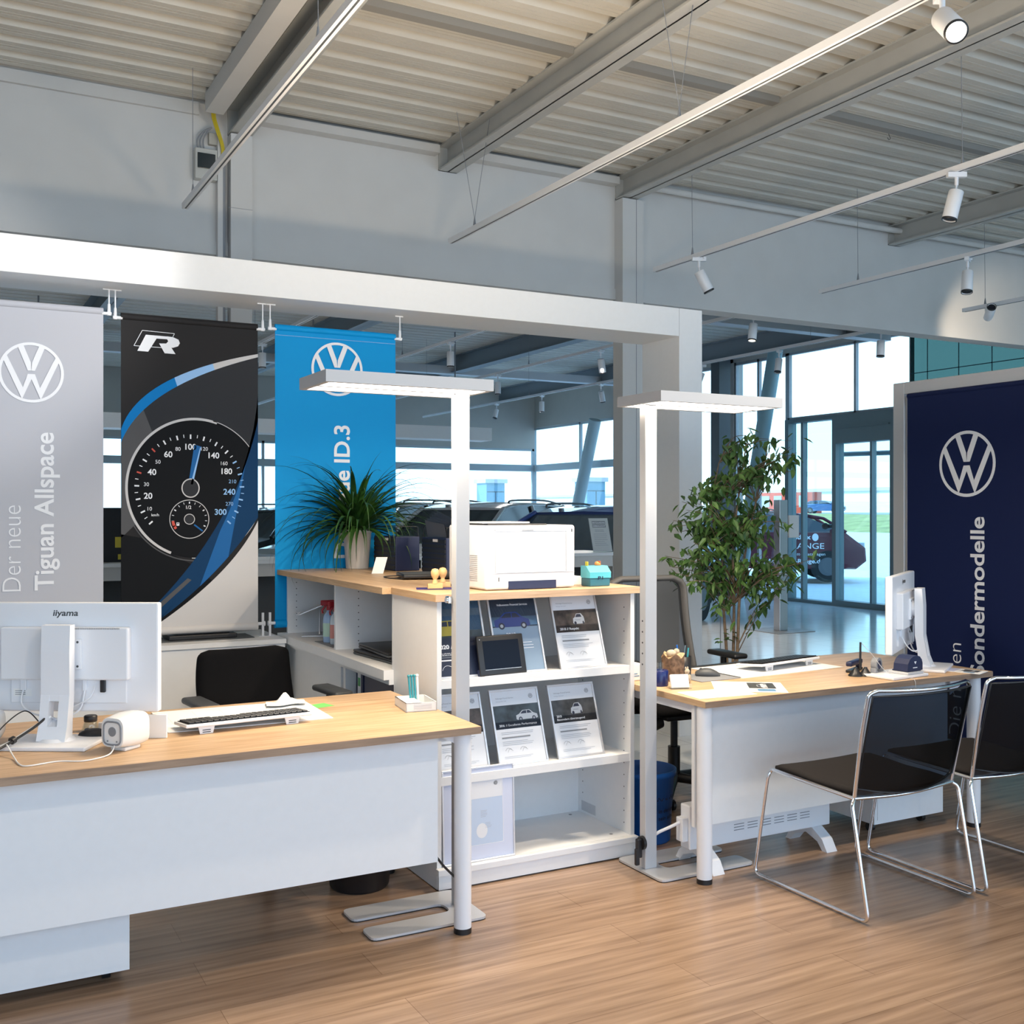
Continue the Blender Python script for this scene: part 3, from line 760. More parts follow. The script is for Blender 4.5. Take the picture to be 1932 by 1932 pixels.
# ---- bookcase facing the room
HOLE = BLACK
def holes(b, pts, n):
    for p in pts: b.cyl(p, Vector(p)+Vector(n)*.0006, .0028, n=8)
t = thing('bookcase', 'open white bookcase with oak top between the two desks, holding framed certificates', 'bookcase', (2.22, 4.06, 0))
b = MB(); b.box(1.733, 3.835, 1.140, 2.712, 4.30, 1.168); obj('top', b, OAK, t)
b = MB(); b.box(1.7335, 3.834, 1.1402, 2.7122, 3.835, 1.1676); obj('edge_band', b, wood('oak_edge_warm', (.50, .32, .19), (.66, .46, .30), 0, .5, 20, 3), t)
b = MB(); b.box(1.7322, 3.835, 1.1402, 1.733, 4.30, 1.1676); obj('edge_band', b, OAKEY, t)
b = MB(); b.box(1.745, 3.85, .004, 1.765, 4.30, 1.140); obj('side_panel', b, WHITE, t)
b = MB(); b.box(2.668, 3.85, .004, 2.688, 4.30, 1.140)
b.mi = 1; holes(b, [(2.668, y, .13+.0525*k) for y in (3.90, 4.24) for k in range(19)], (-1, 0, 0)); obj('side_panel', b, [WHITE, HOLE], t)
b = MB(); b.box(1.765, 4.28, .06, 2.668, 4.298, 1.140); obj('back_panel', b, WHITE, t)
b = MB(); b.box(1.765, 3.855, .792, 2.668, 4.28, .826); obj('shelf', b, WHITE, t)
b = MB(); b.box(1.765, 3.855, .408, 2.668, 4.28, .442); obj('shelf', b, WHITE, t)
b = MB(); b.box(1.739, 3.82, .0625, 2.690, 3.849, .088, .002); b.box(1.7655, 3.8492, .0625, 2.6675, 4.28, .0878); b.box(1.7455, 3.832, .006, 2.6875, 3.8495, .062); obj('plinth', b, WHITE, t)
b = MB(); b.box(1.752, 3.84, 0, 2.68, 4.27, .0055); obj('base_strip', b, BLACK, t)
b = MB(); b.cyl((2.6, 3.90, .088), (2.6, 3.90, .0886), .008, n=14); b.cyl((2.6, 4.24, .088), (2.6, 4.24, .0886), .008, n=14); obj('cam_fitting', b, MGREY, t)
b = MB(); b.box(2.6672, 4.13, .10, 2.668, 4.25, .145); obj('rating_label', b, LGREY, t)

# ---- hutch running back along X = 1.73 on top of the long cabinet
t = thing('long_sideboard', 'long white storage unit running back from the bookcase, low cupboard with open compartments above', 'sideboard', (2.05, 5.08, 0))
HX0, HX1, HY0, HY1 = 1.745, 2.42, 4.302, 5.89
b = MB(); b.box(1.693, HY0, 1.140, 2.45, HY1+.02, 1.168); obj('top', b, OAKY, t)
b = MB(); b.box(1.692, HY0-.0008, 1.1402, 1.693, HY1+.02, 1.1676); b.box(1.692, HY0-.0012, 1.1402, 1.733, HY0-.0002, 1.1676); obj('edge_band', b, OAKEY, t)
b = MB(); b.box(HX0, HY1-.02, .812, HX1, HY1, 1.140); b.mi = 1; holes(b, [(HX0+.05, HY1-.02, .85+.035*k) for k in range(8)], (0, -1, 0)); obj('side_panel', b, [WHITE, HOLE], t)
b = MB(); b.box(HX0, 5.06, .812, HX1, 5.08, 1.140); b.mi = 1; holes(b, [(HX0+.12, 5.06, .85+.035*k) for k in range(8)], (0, -1, 0)); obj('divider', b, [WHITE, HOLE], t)
b = MB(); b.box(HX0, HY0, .812, HX1, HY0+.018, 1.140); obj('side_panel', b, WHITE, t)
b = MB(); b.box(HX1, HY0, .812, HX1+.018, HY1, 1.140); obj('back_panel', b, WHITE, t)
b = MB(); b.box(1.700, HY0+.001, .770, HX1+.018, HY1+.03, .812); obj('worktop', b, WHITE, t)
b = MB(); b.box(1.745, 4.98, .05, HX1, HY1, .748); obj('door', b, WHITE, t)
b = MB(); b.box(1.725, HY0+.001, .748, HX1, HY1+.01, .770); obj('rail', b, WHITE, t)
b = MB(); b.box(1.74, 4.90, .05, HX1, 4.93, .748); obj('side_panel', b, WHITE, t)
b = MB(); b.box(2.39, HY0, .05, 2.41, 4.9, .748); obj('back_panel', b, WHITE, t)
b = MB(); b.box(1.75, HY0, .0, HX1, HY1, .05); obj('plinth', b, DGREY, t)

# ---- low white counter under the banners
t = thing('low_counter', 'low white counter wall below the hanging banners', 'counter', (.2, 5.95, 0))
b = MB(); b.box(-3.1, 5.72, .775, 1.693, 6.25, .80); obj('top', b, WHITE, t)
b = MB(); b.box(-3.1, 5.735, .0, 1.69, 5.755, .775); obj('front_panel', b, WHITE, t)
b = MB(); b.box(-3.1, 6.2, .0, 1.69, 6.22, .775); obj('back_panel', b, WHITE, t)

# ---- floor lamps
LAMPE = mat('lamp_diffuser', (1, .95, .88), .4, emis=(1, .93, .83), estr=7)
LAMPU = mat('lamp_upper_diffuser', (1, .95, .88), .4, emis=(1, .84, .64), estr=22)
def floor_lamp(label, px, py, hx0, hx1, hy0, hy1, bx0, bx1, by0, by1, sgn):
    """sgn: direction of the base prongs along X"""
    t = thing('floor_lamp', label, 'floor lamp', (px, py, 0))
    H = 1.98; th = .042
    b = MB()
    b.box(hx0, hy0, H-th, hx1, hy0+.022, H); b.box(hx0, hy1-.022, H-th, hx1, hy1, H); b.box(hx0, hy0+.022, H-th, hx0+.02, hy1-.022, H); b.box(hx1-.02, hy0+.022, H-th, hx1, hy1-.022, H)
    ym = (hy0+hy1)/2; b.box(hx0+.02, ym-.01, H-th, hx1-.02, ym+.01, H-.02); b.box(hx0+.02, hy0+.022, H-.02, hx1-.02, hy1-.022, H-.014)
    obj('lamp_head', b, LACQ, t)
    for y0, y1 in ((hy0+.022, ym-.01), (ym+.01, hy1-.022)):
        b = MB(); b.box(hx0+.02, y0, H-th+.003, hx1-.02, y1, H-th+.008); obj('diffuser', b, LAMPE, t)
    b = MB(); b.box(hx0+.04, hy0+.04, H-.012, hx1-.04, hy1-.04, H-.008); obj('upper_diffuser', b, LAMPU, t)
    b = MB(); b.box(px-.029, py-.021, .012, px+.029, py+.021, H-th, .003); obj('pole', b, LACQ, t)
    # fork-shaped base plate
    r = .03; slot = .085; ymid = (by0+by1)/2-.005
    x_in = px+sgn*.06; xe = bx0 if sgn < 0 else bx1; xb = bx1 if sgn < 0 else bx0
    pts = [(xb, by0), (xe, by0), (xe, ymid-slot/2), (x_in, ymid-slot/2), (x_in, ymid+slot/2), (xe, ymid+slot/2), (xe, by1), (xb, by1)]
    P = [Vector((p[0], p[1], 0)) for p in pts]; n = len(P); out = []
    for i in range(n):
        a, c, d = P[i-1], P[i], P[(i+1) % n]; u = (a-c).normalized(); v = (d-c).normalized()
        for k in range(5):
            q = k/4; out.append((c+u*r)*(1-q)**2+c*2*q*(1-q)+(c+v*r)*q*q)
    b = MB(); b.prism([(p.x, p.y) for p in out], (0, 0, .004), (1, 0, 0), (0, 1, 0), (0, 0, .008)); obj('base_plate', b, ALU, t)
    b = MB(); b.prism([(p.x*.998+px*.002, p.y*.998+py*.002) for p in out], (0, 0, 0), (1, 0, 0), (0, 1, 0), (0, 0, .004)); obj('base_pad', b, BLACK, t)
    d = bpy.data.lights.new('lamp_uplight', 'AREA'); d.shape = 'RECTANGLE'; d.size = hx1-hx0-.1; d.size_y = hy1-hy0-.1; d.energy = 32; d.color = (1, .82, .60)
    o = bpy.data.objects.new('lamp_uplight', d); COL.objects.link(o); o.location = ((hx0+hx1)/2, ym, H+.003); o.rotation_euler = (PI, 0, 0)
    d = bpy.data.lights.new('lamp_downlight', 'AREA'); d.shape = 'RECTANGLE'; d.size = hx1-hx0-.05; d.size_y = hy1-hy0-.05; d.energy = 24; d.color = (1, .84, .64)
    o = bpy.data.objects.new('lamp_downlight', d); COL.objects.link(o); o.location = ((hx0+hx1)/2, ym, H-th-.003)
    return t
L1 = floor_lamp('tall silver office floor lamp by the left desk, its head reaching left', 1.752, 3.650, 1.170, 1.811, 3.491, 3.790, 1.338, 1.79, 3.494, 3.81, -1)
L2 = floor_lamp('tall silver office floor lamp by the right desk, its head reaching right', 2.622, 3.655, 2.553, 3.192, 3.472, 3.782, 2.572, 3.056, 3.492, 3.816, 1)
b = MB(); b.box(1.705, 3.655, 1.148, 1.722, 3.690, 1.175, .004); b.cyl((1.700, 3.672, 1.16), (1.722, 3.672, 1.16), .010, n=12); obj('switch', b, CHROME, L1)
b = MB(); b.cyl((2.593, 3.650, .12), (2.580, 3.650, .12), .028, n=20); b.box(2.558, 3.64, .06, 2.583, 3.66, .14, .005); b.box(2.552, 3.642, .03, 2.572, 3.658, .10, .005); obj('plug', b, BLACK, L2)
b = MB(); b.mi = 0
for k in range(5): b.cyl((2.593, 3.655, .86+.045*k), (2.5922, 3.655, .86+.045*k), .004, n=8)
obj('vent_hole', b, BLACK, L2)
b = MB(); b.tube(cr([(1.573, 3.60, .36), (1.60, 3.62, .28), (1.66, 3.63, .19), (1.725, 3.645, .12)], 8), .0045, 8)
props(obj('power_cable', b, BLACK), 'thin black cable curving down to the left floor lamp pole', 'cable')

# ---- visitor chairs
def visitor_chair(label, x, y):
    t = thing('visitor_chair', label, 'chair', (x, y, 0), group=None)
    hw = .285
    for s in (-1, 1):
        b = MB()
        p = [(s*.255, -.20, .445), (s*hw, -.245, .30), (s*hw, -.300, .011), (s*hw, .300, .011), (s*.27, .228, .440), (s*.255, .205, .452)]
        p = [(s*(hw-.028), -.212, .437), (s*(hw), -.225, .42), (s*hw, -.305, .011), (s*hw, .305, .011), (s*(hw-.005), .232, .425), (s*(hw-.02), .225, .452), (s*(hw-.02), -.215, .437)]
        b.tube(rnd(p, .035, 6), .0075, 10); obj('sled_leg', b, CHROME, t, True)
        b = MB(); b.cyl((s*hw, .24, .005), (s*hw, .27, .005), .0095, n=10); b.cyl((s*hw, -.24, .005), (s*hw, -.27, .005), .0095, n=10); obj('glide', b, CLEAR, t, True)
    # back hoop
    b = MB(); zt = .845
    top = [(-(hw-.025), -.213, .44), (-(hw-.012), -.262, .70), (-(hw-.015), -.290, zt-.012), (-(hw-.05), -.300, zt)]
    arc = [(q*(hw-.05), -.300-.045*(1-q*q), zt-.004*(1-q*q)) for q in (-1, -.75, -.5, -.25, 0, .25, .5, .75, 1)]
    pts = rnd(top[:3]+[top[3]], .04, 5)[:-1]+[Vector(a) for a in arc]+[Vector((-p.x, p.y, p.z)) for p in rnd(top, .04, 5)[:-1]][::-1]
    b.tube(pts, .0078, 10); obj('back_frame', b, CHROME, t, True)
    b = MB(); b.tube(rnd([(-(hw-.02), -.215, .437), (0, -.232, .425), (hw-.02, -.215, .437)], .2, 8), .0075, 10); obj('cross_tube', b, CHROME, t, True); b = MB(); b.tube([(-(hw-.025), .215, .449), (hw-.025, .215, .449)], .0075, 8); obj('cross_tube', b, CHROME, t, True)
    # seat pad with waterfall edge
    secs = []
    for yy, z, k in ((-.215, .452, .9), (-.205, .462, .97), (-.12, .464, 1), (0, .463, 1), (.12, .472, 1), (.19, .474, 1), (.225, .468, .98), (.235, .458, .95)):
        w_ = (hw-.035)*k; r = 14; row = []
        for i in range(r+1):
            q = -1+2*i/r; row.append((q*w_, yy, z-.006*(1-q*q)+.004*(abs(q) > .99)*-1))
        for i in range(r, -1, -1):
            q = -1+2*i/r; row.append((q*w_, yy, z-.024))
        secs.append(row)
    b = MB(); b.loft(secs); obj('seat', b, SEATF, t, True)
    # netting back
    n = 16; rows = []
    for k in range(9):
        f = k/8; z = .475+(zt-.02-.475)*f; yb = -.222-(.082)*f; row = []
        for i in range(n+1):
            q = -1+2*i/n; row.append((q*(hw-.028+.006*f), yb-.045*(1-q*q), z-(.03*(1-f)*(1-q*q))))
        rows.append(row)
    b = MB(); V = [p for r in rows for p in r]; b.add(V, [(j*(n+1)+i, j*(n+1)+i+1, (j+1)*(n+1)+i+1, (j+1)*(n+1)+i) for j in range(8) for i in range(n)], True)
    obj('backrest', b, NETM, t, True)
    # dark rim of the netting
    b = MB(); rim = [rows[j][0] for j in range(9)]+[rows[8][i] for i in range(1, n)]+[rows[j][n] for j in range(8, -1, -1)]+[rows[0][i] for i in range(n-1, 0, -1)]
    b.tube([(p[0]*.985, p[1]+.004, p[2]) for p in rim], .008, 6, closed=True, flat=.5); obj('backrest_rim', b, BLACK, t, True)
    b = MB()
    V = []
    for i in range(n+1):
        q = -1+2*i/n
        V += [(q*(hw-.03), -.218-.045*(1-q*q), .478-.030*(1-q*q)), (q*(hw-.03), -.214-.02*(1-q*q), .442)]
    b.add(V, [(2*i, 2*i+1, 2*i+3, 2*i+2) for i in range(n)], True); obj('lower_back_panel', b, BLACK, t, True)
visitor_chair('black visitor chair with chrome sled frame standing free in front of the right desk', 3.25, 3.085)
visitor_chair('black visitor chair with chrome sled frame cut off by the right edge of the photo', 3.888, 3.082)

# ---- office chairs
def star_base(b, c, r, zc=.10, n=5, a0=.3):
    for k in range(n):
        a = a0+k*2*PI/n; d = Vector((math.cos(a), math.sin(a), 0)); p = Vector((c[0], c[1], 0))
        b.tube([p+Vector((0, 0, zc)), p+d*r*.6+Vector((0, 0, zc-.01)), p+d*r+Vector((0, 0, zc-.035))], [.028, .022, .015], 8)
def office_chair(label, x, y, rz, seat_mat, back_mat, back_z0, back_z1, bw, mesh, arm_z, arm_mat, topr=.05, arm_out=.30):
    """local: sits facing -Y; backrest at +Y"""
    t = thing('office_chair', label, 'office chair', (x, y, 0), rz)
    b = MB(); star_base(b, (0, 0), .30); obj('star_base', b, BLACK, t, True)
    for k in range(5):
        a = .3+k*2*PI/5; cx_, cy_ = .30*math.cos(a), .30*math.sin(a)
        b = MB(); b.cyl((cx_-.022, cy_, .028), (cx_-.006, cy_, .028), .027, n=18); b.cyl((cx_+.006, cy_, .028), (cx_+.022, cy_, .028), .027, n=18); b.cyl((cx_, cy_, .03), (cx_, cy_, .07), .01, n=8); obj('castor', b, BLACK, t, True)
    b = MB(); b.cyl((0, 0, .10), (0, 0, .26), .032, n=20); b.cyl((0, 0, .26), (0, 0, .42), .019, n=16); obj('gas_lift', b, BLACK, t, True)
    b = MB(); b.box(-.13, -.14, .42, .13, .16, .455, .01); b.cyl((-.19, -.06, .40), (-.13, -.06, .42), .045, n=16); b.box(-.05, .10, .43, .05, .30, .46, .01); obj('mechanism', b, BLACK, t, True)
    b = MB(); b.box(-.24, -.24, .46, .24, .22, .52, .028, 4); obj('seat', b, seat_mat, t, True)
    # back shell outline
    n = 26; rows = []
    ht = back_z1-back_z0
    for k in range(n+1):
        f = k/n; z = back_z0+ht*f; w_ = bw/2*(1.0-.16*f) if mesh else bw/2*(1.0-.10*f**2-.05*(1-f))
        if f > .86: w_ -= topr*(1-math.sqrt(max(0, 1-((f-.86)/.14)**2)))
        yb = .235+.045*f+.02*math.sin(f*PI)
        rows.append((w_, yb, z))
    if mesh:
        # frame loop + translucent netting
        L = [(-w_, yb, z) for w_, yb, z in rows]+[(w_, yb, z) for w_, yb, z in rows[::-1]]
        b = MB(); b.tube(L, .034, 10, closed=True, flat=.5, up=(0, 1, 0))
        for w_, yb, z in rows[:3]: pass
        b.loft([[(-w_, yb-.008, z), (w_, yb-.008, z), (w_, yb+.008, z), (-w_, yb+.008, z)] for w_, yb, z in rows[:3]], smooth=False); obj('back_frame', b, mat('mouse_grey_plastic', (.13, .125, .12), .6), t, True)
        b = MB(); m_ = 6; V = []
        for w_, yb, z in rows:
            for i in range(m_+1):
                q = -1+2*i/m_; V.append((q*w_, yb-.02*(1-q*q)+0, z))
        b.add(V, [(j*(m_+1)+i, j*(m_+1)+i+1, (j+1)*(m_+1)+i+1, (j+1)*(m_+1)+i) for j in range(n) for i in range(m_)], True); obj('netting', b, NETG, t, True)
    else:
        secs = []
        for w_, yb, z in rows:
            row = []; m_ = 10
            for i in range(m_+1):
                q = -1+2*i/m_; row.append((q*w_, yb-.028+.03*q*q, z))
            for i in range(m_, -1, -1):
                q = -1+2*i/m_; row.append((q*w_*.98, yb+.012+.02*q*q, z))
            secs.append(row)
        b = MB(); b.loft(secs); obj('backrest', b, back_mat, t, True)
    b = MB(); b.tube(cr([(0, .28, .445), (0, .34, .52), (0, .31, back_z0+.05), (0, .285, back_z0+.2)], 6), .02, 8, flat=.6, up=(1, 0, 0)); obj('back_support', b, BLACK, t, True)
    for s in (-1, 1):
        b = MB(); b.tube(rnd([(s*.14, .02, .45), (s*arm_out, .02, .46), (s*arm_out, .02, arm_z-.02)], .05, 5), .016, 8, flat=.6); ar = obj('arm', b, BLACK, t, True)
        b = MB(); b.box(s*arm_out-.045, -.14, arm_z-.028, s*arm_out+.045, .12, arm_z, .013, 3); obj('arm_pad', b, arm_mat, ar, True)
office_chair('black upholstered office chair behind the left desk', 1.285, 4.62, r_(6), BLACKF, BLACKF, .60, .868, .47, False, .70, DGREY, .05, .30)
office_chair('grey mesh-backed office chair behind the right desk', 3.43, 4.55, r_(-4), BLACKF, None, .60, 1.125, .56, True, .742, BLACK, .07, .33)
# black bin below left desk, blue bin under right desk
b = MB(); b.lathe([(.11, 0), (.118, .01), (.14, .30), (.148, .30), (.148, .312), (.136, .312), (.112, .02), (.0001, .02)], (1.50, 4.06, 0), 36)
props(obj('waste_bin', b, BLACK), 'round black waste bin on the floor under the left desk', 'waste bin')
t = thing('waste_bin', 'blue round waste bin with dark printing between the bookcase and right desk', 'waste bin', (2.86, 4.02, 0))
b = MB(); b.lathe([(.115, 0), (.12, .006), (.135, .30), (.147, .30), (.147, .325), (.140, .325), (.118, .02), (.0001, .02)], (2.86, 4.02, 0), 40); obj('body', b, BLUEP, t)
def wrap_text(name, parent, body, c, r, z, h, th0, m, slope=0.):
    V, F = text_tris(body, .02); sc = h/.7; b = MB()
    b.add([(c[0]+(r+slope*(z+v[1]*sc)+.001)*math.cos(th0+v[0]*sc/r), c[1]+(r+slope*(z+v[1]*sc)+.001)*math.sin(th0+v[0]*sc/r), z+v[1]*sc) for v in V], F)
    obj(name, b, m, parent, fix=False)
PNAV = mat('print_dark_navy', (.004, .012, .05), .6)
for body, z, h, th in (('RANGE', .20, .028, r_(-100)), ('in der um', .145, .018, r_(-95)), ('sein selbst', .112, .018, r_(-95))):
    wrap_text('print', t, body, (2.86, 4.02), .120, z, h, th, PNAV, .05)

# ---- convector heater under the right desk
t = thing('convector_heater', 'flat white convector heater on feet under the right desk', 'heater', (3.12, 3.6, 0))
b = MB(); b.box(2.765, 3.560, .085, 3.555, 3.625, .27, .006); obj('body', b, WPLAST, t)
b = MB()
for i in range(6):
    for k in range(3): b.box(3.00+i*.075, 3.5585, .135+k*.012, 3.055+i*.075, 3.5602, .138+k*.012)
for x in (2.83, 3.22, 3.50): b.box(x, 3.5585, .20, x+.006, 3.5602, .206); b.box(x, 3.5585, .215, x+.006, 3.5602, .221)
obj('vent_slot', b, MGREY, t)
for x in (2.84, 3.47):
    b = MB(); pr = [(-.13, 0), (-.10, 0), (-.07, .035), (0, .06), (.07, .035), (.10, 0), (.13, 0), (.10, .05), (.04, .088), (-.04, .088), (-.10, .05)]
    b.prism(pr, (x-.03, 3.5925, 0), (0, 1, 0), (0, 0, 1), (.06, 0, 0)); obj('foot', b, WPLAST, t)
b = MB(); b.box(2.735, 3.57, .12, 2.765, 3.615, .22, .004); obj('control_box', b, WPLAST, t)
b = MB(); b.tube(cr([(2.735, 3.59, .20), (2.70, 3.60, .185), (2.66, 3.63, .16), (2.652, 3.655, .14)], 8), .007, 8); obj('cord', b, WPLAST, t)

# ================================================================== DESK AND SHELF THINGS
def monitor(label, x, y, rz, screw=True):
    t = thing('computer_monitor', label, 'monitor', (x, y, ZD), rz)
    b = MB(); b.box(-.305, .085, .088, .305, .118, .452, .006); obj('housing', b, WPLAST, t, True)
    b = MB(); b.box(-.297, .1181, .098, .297, .1195, .444); obj('screen', b, BLACK, t, True)
    b = MB(); b.box(-.215, .052, .198, .215, .086, .372, .006)
    b.mi = 1
    for i in range(40): b.box(.02+i*.0042-.21*0, .0515, .366, .0222+i*.0042, .0525, .371)
    b.mi = 0; b.box(-.19, .078, .118, .20, .0855, .198, .002); obj('back_bulge', b, [WPLAST, MGREY], t, True)
    b = MB(); b.box(-.062, .044, .235, .062, .053, .335, .002); b.cyl((0, .03, .285), (0, .046, .285), .038, n=32); b.mi = 1
    for q in (-.05, .05):
        for z in (.245, .325): b.cyl((q, .043, z), (q, .0445, z), .004, n=10)
    obj('mount_plate', b, [WPLAST, DGREY], t, True)
    # neck: curved slab with cable hole
    prof = [(.030, .385), (-.004, .385), (-.010, .30), (-.010, .16), (-.028, .06), (-.045, .016), (.012, .016), (.016, .08), (.028, .16)]
    b = MB()
    for s0, s1 in ((-.047, -.018), (.014, .047)): b.prism([(p[0], p[1]) for p in prof], (s0, 0, 0), (0, 1, 0), (0, 0, 1), (s1-s0, 0, 0))
    b.prism([(.030, .385), (-.004, .385), (-.010, .30), (-.010, .16), (-.012, .14), (.024, .14), (.028, .16)], (-.018, 0, 0), (0, 1, 0), (0, 0, 1), (.032, 0, 0))
    b.prism([(-.035, .075), (-.028, .06), (-.045, .016), (.012, .016), (.014, .075)][1:], (-.018, 0, 0), (0, 1, 0), (0, 0, 1), (.032, 0, 0))
    b.cyl((0, 0, .012), (0, 0, .022), .062, .05, 30); obj('neck', b, WPLAST, t, True)
    b = MB(); b.box(-.145, -.12, 0, .145, .09, .013, .004); obj('base', b, WPLAST, t, True)
    V, F = text_tris('iiyama', .02, .15); b = MB(); sc = .020/.7
    b.add([(-.052+v[0]*sc*1.2, .0843, .408+v[1]*sc) for v in V], F); obj('maker_print', b, DGREY, t, True, fix=False)
    b = MB(); b.box(.055, .07, .16, .068, .079, .197, .002); b.mi = 1; b.box(.115, .066, .155, .132, .079, .197, .003); b.box(.178, .0845, .145, .181, .0852, .153); b.mi = 0
    b.box(-.155, .07, .16, -.135, .079, .197, .002); obj('plug', b, [WPLAST, BLACK], t, True)
    b = MB(); b.tube(cr([(.062, .074, .165), (.05, .06, .10), (.0, .03, .075), (-.02, .0, .085)], 8), .0035, 8)
    b.tube(cr([(-.145, .074, .165), (-.14, .05, .12), (-.09, .03, .09), (-.02, .01, .09)], 8), .003, 8)
    b.tube(cr([(.098, .08, .19), (.085, .06, .14), (.03, .05, .11)], 8), .002, 6); obj('cable', b, WPLAST, t, True)
    return t
m1 = monitor('big white computer monitor seen from behind on the left desk', .352, 3.775, r_(-30))
# label sticker
b = MB(); b.box(-.18, .0775, .14, -.12, .078, .165); b.mi = 1
for i in range(3): b.box(-.175, .0772, .145+i*.006, -.14, .0775, .147+i*.006)
obj('sticker', b, [PAPER, MGREY], m1, True)
monitor('white computer monitor turned nearly edge-on at the end of the right desk', 4.20, 3.60, r_(32))

def speaker(label, x, y, rz):
    t = thing('desk_speaker', label, 'speaker', (x, y, ZD), rz)
    secs = []
    for k in range(11):
        f = k/10; yy = -.055+.115*f; s = (.86+.14*math.sin(f*PI*.75)); w_ = .05*s; h_ = .053*s; zc = .062
        row = []
        for i in range(28):
            a = 2*PI*i/28; c_, s_ = math.cos(a), math.sin(a); e = .55
            row.append((w_*abs(c_)**e*(1 if c_ > 0 else -1), yy, zc+h_*abs(s_)**e*(1 if s_ > 0 else -1)))
        secs.append(row)
    b = MB(); b.loft(secs); b.box(-.03, -.03, 0, .03, .04, .012, .004); obj('body', b, mat('gloss_white_plastic', (.84, .84, .83), .2), t, True)
    b = MB(); pr = []
    for i in range(24):
        a = 2*PI*i/24; c_, s_ = math.cos(a), math.sin(a); pr.append((.034*abs(c_)**.5*(1 if c_ > 0 else -1), .06+.036*abs(s_)**.5*(1 if s_ > 0 else -1)))
    b.tube([(p[0], -.0555, p[1]) for p in pr], .003, 6, closed=True); b.cyl((0, -.0565, .065), (0, -.054, .065), .015, n=20)
    for s in (-1, 1): b.cyl((s*.018, -.0565, .035), (s*.018, -.055, .035), .003, n=8)
    obj('rear_trim', b, MGREY, t, True)
    return t
speaker('white egg-shaped desk speaker right of the monitor base, cable at its back', .535, 3.585, r_(-50))
speaker('white egg-shaped desk speaker cut by the left edge of the photo', .150, 3.86, r_(160))
b = MB(); b.tube(cr([(.500, 3.545, .765), (.475, 3.50, .745), (.40, 3.46, .743), (.33, 3.49, .743), (.25, 3.47, .743), (.225, 3.50, .743), (.215, 3.60, .747), (.20, 3.68, .77)], 8), .0022, 7)
props(obj('speaker_cable', b, PAPER), 'thin cream cable looping over the left desk from the speaker', 'cable')
b = MB()
for k, m_ in ((0, 0), (.006, 0), (-.006, 1)): b.mi = m_; b.tube(cr([(.33+k, 3.775, .83), (.28, 3.76+k, .80), (.20, 3.72+k, .762), (.13, 3.66+k, .746), (.05, 3.6, .746)], 8), .0042, 7)
b.mi = 1; b.tube(cr([(.30, 3.78, .815), (.26, 3.83, .845), (.19, 3.80, .80), (.15, 3.70, .757)], 8), .002, 6)
for p in ((.22, 3.732, .772), (.13, 3.66, .75)): b.cyl((p[0]-.005, p[1]-.004, p[2]-.002), (p[0]+.005, p[1]+.004, p[2]+.002), .012, n=12)
props(obj('cable_bundle', b, [PAPER, BLACK]), 'bundle of black and white cables tied with black straps behind the monitor neck', 'cable')
def mouse(label, x, y, rz, z=ZD, m=BLACK):
    t = thing('computer_mouse', label, 'mouse', (x, y, z), rz)
    secs = []
    for k in range(9):
        f = k/8; yy = -.055+.11*f; w_ = .031*math.sin(PI*(.08+.84*f))**.45; h_ = .036*math.sin(PI*(.06+.8*f))**.7
        secs.append([(w_*math.cos(PI*i/10), yy, h_*math.sin(PI*i/10)**.8 if 0 < i < 10 else 0) for i in range(11)])
    b = MB(); b.loft(secs); obj('shell', b, m, t, True)
    b = MB(); b.cyl((-.004, .03, .028), (.004, .03, .028), .008, n=14); obj('wheel', b, DGREY, t, True)
mouse('black computer mouse behind the white speaker on the left desk', .475, 3.79, r_(60))
t = thing('ink_jar', 'small clear glass jar with black lid behind the monitor base', 'jar', (.475, 3.93, ZD))
b = MB(); b.lathe([(.028, 0), (.030, .004), (.022, .03), (.019, .036), (.0175, .034), (.026, .006), (.0001, .005)], (.475, 3.93, ZD+.0005), 24); obj('body', b, CLEAR, t)
b = MB(); b.lathe([(.021, .034), (.022, .036), (.022, .052), (.019, .055)], (.475, 3.93, ZD), 24); obj('lid', b, BLACK, t)
b = MB(); b.box(-.10, -.01, 0, .10, .01, .024, .001); t0 = props(obj('ruler_block', b, mat('greyed_card', (.58, .57, .56), .6)), 'long pale grey boxed strip behind the mouse on the left desk', 'box'); t0.location = (.60, 3.92, ZD+.0005+.0); t0.rotation_euler = (0, 0, r_(-14))
b = MB(); b.box(-.04, -.006, 0, .04, .006, .078, .001); t0 = props(obj('note_card', b, PAPER), 'upright cream card block at the lower right corner of the monitor', 'note block'); t0.location = (.650, 3.71, ZD+.0005); t0.rotation_euler = (0, 0, r_(-26))

